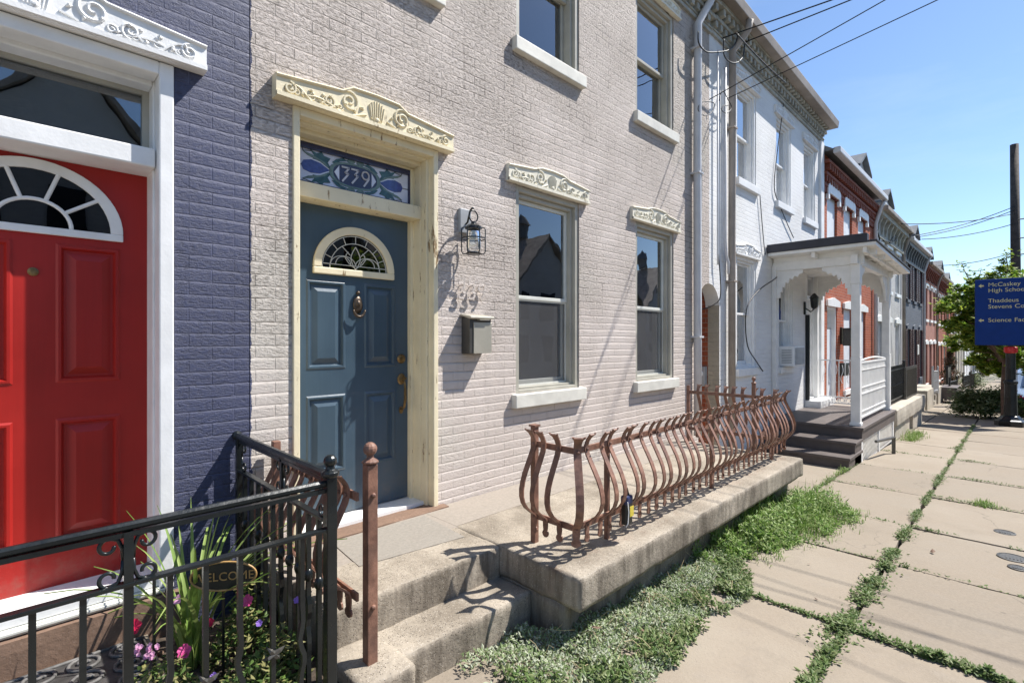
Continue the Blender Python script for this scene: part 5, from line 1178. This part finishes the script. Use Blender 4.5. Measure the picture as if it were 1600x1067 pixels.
# parked car at the kerb bump-out
car=thing('parked_car','silver blue car parked beyond the sign at the frame edge','car',(23.4,-.72,gz(23.4)))
z=gz(23.4)-.05; prof=[(25.1,.35),(25.15,.62),(25.35,.78),(26.3,.90),(27.0,1.38),(27.4,1.46),(28.6,1.44),(29.3,1.05),(29.75,.95),(29.85,.4),(29.6,.25),(25.3,.22)]
m=MB(); 
secs=[(-1.56,.94),(-1.50,1.0),(.0,1.0),(.10,.985),(.155,.94)]; vs=[];fs=[]; n=len(prof)
for yy,k in secs:
    for x,h in prof: vs.append((27.5+(x-27.5)*(.985 if k<.97 else 1),yy,z+.2+(h-.2)*k))
for i in range(len(secs)-1):
    for j in range(n): fs.append((i*n+j,i*n+(j+1)%n,i*n+n+(j+1)%n,i*n+n+j))
fs+=[tuple(range(n)),tuple((len(secs)-1)*n+j for j in range(n))]; m.add(vs,fs); m.v=[(a-3.9,b,c) for a,b,c in m.v]; m.build('body','carpaint',car,bevel=.03,smooth=False)
m=MB(); m.add([(26.35,.02,z+.95),(26.98,-.05,z+1.385),(26.98,-1.35,z+1.385),(26.35,-1.42,z+.95)],[(0,1,2,3)]); m.v=[(a-3.912,b,c+.012) for a,b,c in m.v]; m.build('windscreen','glass',car)
m=MB(); m.pxz([(22.65,z+.95),(23.18,z+1.33),(24.65,z+1.34),(25.15,z+1.02)],.158,.160); m.build('side_window','dark',car)
for x in (22.1,25.0):
    for y in (.14,-1.52):
        m=MB(); q=MB(); q.lathe([(.0,-.09),(.26,-.09),(.31,-.06),(.31,.06),(.26,.09),(.0,.09)],0,0,20); m.add([(x+a,y+c-.06,z+.31+b) for a,b,c in q.v],q.f); w_=m.build('wheel','tyre',car)
        m=MB(); q=MB(); q.lathe([(.0,0),(.19,0),(.2,.02),(.0,.03)],0,0,14); s_=1 if y>0 else -1; m.add([(x+a,y-.06+s_*(.085+c),z+.31+b) for a,b,c in q.v],q.f); m.build('rim','steel',w_)
for y in (-.05,-1.35): MB().box(21.20,21.3,y-.2,y+.15,z+.58,z+.70).build('headlight','offwhite',car,bevel=.02)

# ================================================================ trees and shrubs
def tree(name,label,x,y,zg,th,tr,blobs,nl,ls,leaf='treeleaf',limbs=(),lean=0,grp=None):
    t=thing(name,label,'tree',(x,y,zg),grp)
    m=MB(); m.tube([(x,y,zg-.1),(x+.02,y,zg+.15),(x+lean*.5,y+.02,zg+th*.5),(x+lean,y,zg+th)],[tr*1.35,tr,tr*.85,tr*.6],9)
    top=Vector((x+lean,y,zg+th))
    for bx,by,bz,br in blobs:
        c=Vector((bx,by,bz)); mid=(top+c)/2+Vector((0,0,-.08)); m.tube([top-Vector((0,0,th*.15)),mid,c],[tr*.45,tr*.28,.012],6)
        for k in range(3):
            e=c+Vector((random.gauss(0,br*.5),random.gauss(0,br*.5),abs(random.gauss(0,br*.4)))); m.tube([mid,(mid+e)/2+Vector((0,0,.05)),e],[tr*.2,.015,.006],4)
    for l in limbs: m.tube(l,[.03]+[.012]*(len(l)-2)+[.004],5)
    m.build('trunk','bark',t,smooth=True)
    m=MB(); tw=[]
    for bx,by,bz,br in blobs:
        for k in range(int(14*br/.5)):
            d=Vector((random.gauss(0,1),random.gauss(0,1),random.gauss(0,.8))).normalized()*br*random.uniform(.35,1.08); tw.append((Vector((bx,by,bz))+d,br*random.uniform(.14,.30)))
    def gen():
        c,s=random.choice(tw); return c+Vector((random.gauss(0,s*.6),random.gauss(0,s*.6),random.gauss(0,s*.42)))
    leaves(m,gen,nl,ls,.6,.55)
    for l in limbs:
        for q in range(60):
            k=random.uniform(.25,1)*(len(l)-1); i=min(int(k),len(l)-2); p=Vector(l[i]).lerp(Vector(l[i+1]),k-i)
            leaves(m,lambda:p+Vector((random.gauss(0,.06),random.gauss(0,.06),random.gauss(0,.05))),1,ls)
    m.build('crown',leaf,t,recalc=False); return t
random.seed(11)
z=gz(18.9)
def Q(px,py,x): q=ray_at(px,py,1); t=x/q.x; return (x,q.y*t,H+(q.z-H)*t)
bl=[(*Q(px,py,x),r) for px,py,x,r in ((1588,560,18.6,.35),(1560,572,20.5,.35),(1600,575,21,.45),(1530,565,20.8,.3),(1515,500,19,.5),(1540,500,20,.6))]+[(*Q(px,py,x),r) for px,py,x,r in ((1500,478,19.6,.50),(1520,455,20.2,.45),(1535,470,19.5,.55),(1560,440,20.5,.45),(1500,505,20.3,.5),(1525,520,19.2,.55),(1555,500,19.8,.6),(1580,470,19.5,.6),(1600,500,19.8,.7),(1545,540,20.2,.5),(1590,545,20.0,.55),(1510,535,21.5,.45),(1572,560,19.5,.4),(1488,470,20.5,.3),(1620,460,20.5,.8),(1610,540,20.5,.6))]
lm=[[Q(1540,470,20),Q(1518,445,20),Q(1508,425,20),Q(1502,409,20)],[Q(1540,470,20),Q(1530,440,20),Q(1533,418,20)],[Q(1565,450,20),Q(1575,420,20),Q(1572,402,20),Q(1580,395,20)],[Q(1570,450,20),Q(1562,425,20),Q(1566,405,20)],[Q(1500,480,20),Q(1484,466,20),Q(1474,468,20)]]
tree('street_tree','broadleaf street tree with yellow green crown behind the blue sign',18.9,.30,z,1.9,.11,bl,24000,.135,limbs=lm)
for i,(x,y,s,lab) in enumerate(((66,-.6,1.6,'dark green street tree far down beyond the parked car'),(84,3.5,2.2,'broad green tree at the far end of the street'),(92,-5,2.6,'green tree far beyond the road at the right edge'),(78,.3,1.3,'small tree closing the view down the pavement'),(34,-1.6,1.0,'leafy street tree behind the sign post and parked car'))):
    zz=gz(x); tree('street_tree',lab,x,y,zz,1.6*s,.12*s,[(x+random.uniform(-1,1)*s,y+random.uniform(-1,1)*s,zz+random.uniform(1.6,3.2)*s,.8*s) for _ in range(7)],1800,.28,grp='far street trees')
def shrub(label,x,y,r,h,nl,ls,leaf='shrubleaf',zg=None,fl=None):
    zg=gz(x) if zg is None else zg; t=thing('shrub',label,'shrub',(x,y,zg)); m=MB()
    cl=[(x+random.uniform(-r,r)*.8,y+random.uniform(-r,r)*.8,zg+h*random.uniform(.25,.8),r*random.uniform(.2,.38)) for _ in range(22)]
    def gen():
        a,b,c,s=random.choice(cl); return (a+random.gauss(0,s*.7),b+random.gauss(0,s*.7),max(zg+.02,c+random.gauss(0,s*.5)))
    leaves(m,gen,nl,ls,.7,.5); m.build('foliage',leaf,t,recalc=False); s=MB()
    for a,b,c,_ in cl: s.tube([(x+(a-x)*.3,y+(b-y)*.3,zg),(a,b,c)],.008,4)
    s.build('stem','bark',t)
    if fl:
        f=MB(); [flower(f,(x+random.uniform(-r,r),y+random.uniform(-r,r),zg+h*random.uniform(.7,1.1)),.05) for _ in range(16)]; f.build('blooms',fl,t,recalc=False)
shrub('spreading green and cream leafed shrub left of the sign base',19.8,.78,.66,.85,7500,.085)
shrub('dark leafy shrub directly behind the sign post',20.2,.15,.5,.75,4200,.085)
shrub('yellow green low shrub with red flowers right of the sign base',19.9,-.25,.6,.8,3600,.075,'grass',fl='redflower')
shrub('white flowering shrub by the far railings',41,2.2,.8,1.0,900,.12)
# ================================================================ weeds
random.seed(21)
def stuff(m,name,mat,label,cat): return tag(m.build(name,mat,recalc=False),label,cat,kind='stuff')
# pale small-leaved mat along the terrace foot
def mat_edge(x):   # outer limit (towards the street) of the mat
    pts=[(1.45,1.72),(1.7,1.42),(2.1,1.20),(2.5,1.24),(2.85,1.30),(3.1,1.24),(3.4,1.22),(3.7,1.42),(4.2,1.55)]
    for (a,b),(c,d) in zip(pts,pts[1:]):
        if a<=x<=c: return b+(d-b)*(x-a)/(c-a)+.05*noise.noise((x*9,2,0))
    return 1.75
m=MB()
def gen():
    x=random.uniform(1.5,4.1); e=mat_edge(x); y=random.uniform(e,1.76) if x>1.98 else random.uniform(e,1.9)
    if x<1.98 and random.random()>(x-1.4)/.6: return None
    if y-e<.22 and noise.noise((x*5.5,y*5.5,11))<-.12: return None
    d=min(1,(y-e)/.12); hh=.085*d*(.6+.6*noise.noise((x*6,y*6,1))); return (x,y,gz(x)+.004+max(.004,hh)*random.uniform(.35,1))
leaves(m,gen,30000,.020,.9,.5); stuff(m,'ground_cover','cover','pale grey green mat of small leaved weeds along the terrace foot','weeds')
m=MB()
def gen():
    x=random.uniform(1.6,4.1); e=mat_edge(x)-.03; y=random.uniform(e,e+.22)
    if noise.noise((x*4,y*4,7))<-.05: return None
    return (x,y,gz(x)+.004+random.uniform(0,.06))
leaves(m,gen,9000,.026,.8,.5); stuff(m,'weeds','weed','darker green weeds fringing the pale mat on the pavement','weeds')
m=MB()
for i in range(260):
    x=random.uniform(1.7,6.0); y=random.uniform(1.2,1.74)
    if x<3.7 and y<mat_edge(x): continue
    if x>3.7 and y<1.45: continue
    a=random.uniform(0,2*PI); L_=random.uniform(.04,.14); z=gz(x)+random.uniform(.01,.09); m.tube([(x,y,z),(x+math.cos(a)*L_*.5,y+math.sin(a)*L_*.5,z+random.uniform(.0,.05)),(x+math.cos(a)*L_,y+math.sin(a)*L_,z+random.uniform(-.01,.06))],.0014,3)
stuff(m,'dry_stems','straw','thin dry straw coloured stems lying among the weeds','stems')
# bright grass clump at the right end
m=MB()
def clump_lo(x): return 1.56-.40*math.sin(max(0,min(1,(x-3.65)/2.5))*PI*.62)+.10*noise.noise((x*3.1,1,4))
for i in range(1500):
    x=random.uniform(3.7,6.05); lo=clump_lo(x); y=lo+(1.76-lo)*random.random()**.8
    k=noise.noise((x*4.5,y*4.5,3))
    if k<-.22: continue
    hh=(.07+.20*min(1,(y-lo)/.3))*(.6+.6*random.random()+k*.7); blades(m,(x,y,gz(x)),3,hh,.007,.025,.8)
for i in range(120):
    x=random.uniform(3.8,6.1); lo=clump_lo(x); blades(m,(x,lo-.02+random.gauss(0,.05),gz(x)),3,.10,.006,.03,1.0)
stuff(m,'grass_clump','grass','bright green grass clump under the far end of the terrace','grass')
m=MB()
def gen():
    x=random.uniform(3.55,6.0); lo=clump_lo(x); y=random.uniform(lo-.02,1.78); k=noise.noise((x*5,y*5,8))
    if k<-.12: return None
    return (x,y,gz(x)+.01+(.16+.16*k)*min(1,max(0,(y-lo))/.2+.15)*random.random())
leaves(m,gen,12000,.038,.9,.38); stuff(m,'weeds','grass','leafy weeds mixed into the grass under the terrace','weeds')
# weeds in the pavement joints
m=MB()
def crack(x0,y0,x1,y1,amp,dens,hmax=.03,seed=0,ls=.024):
    L=math.hypot(x1-x0,y1-y0); n=int(L*dens)
    for _ in range(n):
        t=random.random(); x=x0+(x1-x0)*t; y=y0+(y1-y0)*t; k=max(0,noise.noise((x*2.6+seed,y*2.6,seed))+.22)
        if random.random()>k*2.2: continue
        w_=amp*(.25+k*1.6); leaves(m,lambda:(x+random.gauss(0,w_*.6),y+random.gauss(0,w_*.6),gz(x)+.004+random.uniform(0,hmax)*(.3+k)),1,ls,.6,.5)
yj=lambda x:.70+.010*(x-3)
crack(1.6,yj(1.6),17,yj(17),.026,800,.04,1); crack(1.6,yj(1.6),3.6,yj(3.6),.026,1100,.03,5)
for x,a in ((3.37,1.0),(4.71,.35),(5.9,.3),(7.4,.3),(8.92,.3),(10.6,.4)):
    crack(x,1.68,x,yj(x),.010*(.5+a),800*a,.015,x); crack(x,yj(x),x,-.3,.018*(.4+a),1300*a,.025,x+3)
for x,y,r,n_ in ((2.6,.70,.07,260),(2.95,.70,.06,220),(3.35,.72,.12,900),(3.85,.71,.08,420),(4.15,.715,.09,520),(4.55,.715,.07,380),(4.95,.72,.06,300),(5.5,.72,.045,200),(3.37,.30,.06,420),(3.37,.12,.05,350),(7.15,.74,.05,160),(8.6,.76,.08,240),(12.0,.8,.1,300)):
    for _ in range(n_):
        a=random.uniform(0,2*PI); q=abs(random.gauss(0,r*.6)); px_,py_=x+q*math.cos(a)*2.2,y+q*math.sin(a)*.85+.02*math.sin(px_*30 if _ else 0); q=min(q,r)
        if noise.noise((px_*16,py_*16,3))+.45*(1-q/r)<.0: continue
        if abs(x-3.37)<.01 and y<.5: px_,py_=x+q*math.cos(a)*.6,y+q*math.sin(a)*2
        leaves(m,lambda:(px_,py_,gz(px_)+.004+.045*(1-q/r)*random.random()),1,.026,.7,.5)
crack(6.0,1.70,9.0,1.71,.02,500,.03,9)
stuff(m,'joint_weeds','weed','green weeds growing along the joints of the pavement','weeds')
m=MB()
for _ in range(90): blades(m,(7.44+random.gauss(0,.07),.28+random.gauss(0,.05),gz(7.4)),3,.07,.007,.02,.9)
for _ in range(200): blades(m,(random.uniform(12.2,13.6),1.55+random.gauss(0,.07),gz(12.8)),3,.13,.009,.03,.7)
for _ in range(60): blades(m,(random.uniform(6.9,8.2),1.72+random.gauss(0,.03),gz(7.5)),3,.08,.007,.02,.9)
stuff(m,'grass_tufts','grass','small grass tufts in the pavement cracks','grass')
m=MB(); 
for x,y in ((2.95,1.45),(2.2,1.55),(2.32,1.38),(2.7,1.62),(3.6,.9),(5.2,.5),(4.2,1.1)): leaves(m,lambda:(x,y,gz(x)+.09 if y>1.2 else gz(x)+.01),1,.05,.2,.6)
stuff(m,'dead_leaves','brownstone','a few brown dead leaves on the weeds and pavement','leaves')
# ================================================================ overhead wires
def wire(p0,p1,label,sag=.12,r=.009,grp='service wires'):
    a,b=Vector(p0),Vector(p1); m=MB(); m.tube([a.lerp(b,t)-Vector((0,0,sag*4*t*(1-t))) for t in [i/20 for i in range(21)]],r,5); return tag(m.build('overhead_wire','cable',smooth=True),label,'wire',grp)
A=[onY(1129,60,2.85),onY(1165,66,2.85),onY(1108,156,2.9),onY(1137,154,2.9)]
for a,px_,l in zip(A,(1298,1328,1381,1462),('thick black service wire, uppermost where it leaves the cornice','thick black service wire second from the top at the cornice','black service wire starting above the thin conduit','lowest thin black service wire starting beside the white house downspout')):
    q=ray_at(px_,0,1); t=(a[0]+.12)/q.x; B=Vector((q.x*t,q.y*t,H+(q.z-H)*t)); A_=Vector(a); D=B-A_; e=A_+D*((A_.y+9.1)/(A_.y-B.y)); wire(a,e,l,.02,.0085 if 'thick' in l else .006)
op=thing('utility_pole','wooden utility pole across the street carrying the service wires','utility pole',(7.9,-9.25,gz(7.9)))
MB().tube([(7.9,-9.25,gz(7.9)-.2),(7.9,-9.25,10.2)],[.17,.13],12).build('shaft','pole',op,smooth=True)
m=MB(); m.box(6.2,9.4,-9.32,-9.20,8.5,8.62); m.box(6.2,9.4,-9.32,-9.20,5.85,5.97); m.build('crossarm','pole',op)
def loop(pts,r,label): return cable(pts,r,label,'cable','drip_loop','drip loops of wire')
loop([onY(*p,2.86) for p in ((1091,50),(1092,68),(1103,81),(1120,82),(1138,79),(1148,70),(1153,55))],.010,'drip loop of black wire hanging between the downspouts')
loop([onY(*p,2.86) for p in ((1131,62),(1131,85),(1140,97),(1152,98),(1161,88),(1164,70),(1172,60))],.010,'drip loop of black wire under the white house cornice')
loop([onY(*p,2.9) for p in ((1091,168),(1096,160),(1112,160),(1116,165),(1110,178),(1097,180),(1091,172),(1092,165))],.006,'round coil of thin wire left of the conduit')
loop([onY(*p,2.9) for p in ((1124,158),(1125,150),(1130,143),(1137,155),(1143,168),(1136,177),(1128,173),(1130,166),(1138,165))],.006,'round coil of thin wire at the white house downspout')
loop([onY(*p,2.9) for p in ((1390,380),(1395,372),(1402,368),(1404,362),(1402,372),(1394,378),(1380,376))],.02,'tangle of black wire at the pale grey house')
loop([onY(*p,2.9) for p in ((1370,360),(1374,372),(1372,385),(1366,395))],.02,'black wire bundle beside the red house downspout')
PX=lambda z:(26.55,.17,(z-1.57)*1.07+1.57)
for (px,py,z,l) in ((1408,350,5.95,'dark wire from the utility pole to the pale grey house, uppermost'),(1425,369,6.2,'wire from the utility pole to the maroon shuttered house, upper of the pair'),(1430,371,6.08,'wire from the utility pole to the maroon shuttered house, lower of the pair'),(1440,374,5.6,'wire from the utility pole to the gutter before the salmon house'),(1466,415,4.6,'lowest wire from the utility pole to the orange brick house')): wire(onY(px,py,2.7),PX(z),l,.12,.014,'wires from the utility pole')
wire(onY(1150,52,2.66),onY(1228,130,2.66),'wire strung under the white house gutter',.03,.01)
# ================================================================ across the street (seen in the window panes)
oh=None
for i in range(8):
    x=-1.7+6.9*i
    if oh is None:
        oh=thing('gabled_house','','house',(x,-13,gz(x)),'houses across the street'); z=gz(x)
        m=MB(); m.box(x,x+5.6,-19,-13,z-.5,z+5.0); m.pxz([(x,z+5.0),(x+5.6,z+5.0),(x+2.8,z+8.0)],-18.9,-13.001); m.build('wall','greybrick',oh)
        m=MB(); [m.pxz([(x+2.8+s_*3.2,z+4.75),(x+2.8+s_*3.2,z+4.95),(x+2.8,z+8.25),(x+2.8,z+8.05)],-19.2,-12.7) for s_ in (-1,1)]; m.build('roof','gutterold',oh)
        m=MB(); m.lathe([(.35,z+8.3),(.35,z+9.0),(.5,z+9.05),(.0,z+9.8)],x+2.8,-15,8); m.build('cupola','slateroof',oh)
        for a in (.6,2.4,4.1):
            for zz in (.9,3.3):
                MB().box(x+a,x+a+.9,-13.0,-12.96,z+zz,z+zz+1.5).build('window','dark',oh)
        o=oh
    else: o=copytree(oh); o.location=(x,-13,gz(x))
    o.scale=(1,1,1.22 if i==0 else 1)
    o['label']=['first','second','third','fourth','fifth','sixth','seventh','eighth'][i]+' gabled house across the street counted down the hill'
for i,(x,y) in enumerate(((9,-9.5),(30,-9.3))):
    zz=gz(x); tree('street_tree',('green tree across the street reflected in the right window','green tree across the street farther down the hill')[i],x,y,zz,2.4,.14,[(x+random.uniform(-1.3,1.3),y+random.uniform(-1,1),zz+random.uniform(3,5),.9) for _ in range(7)],2200,.22)
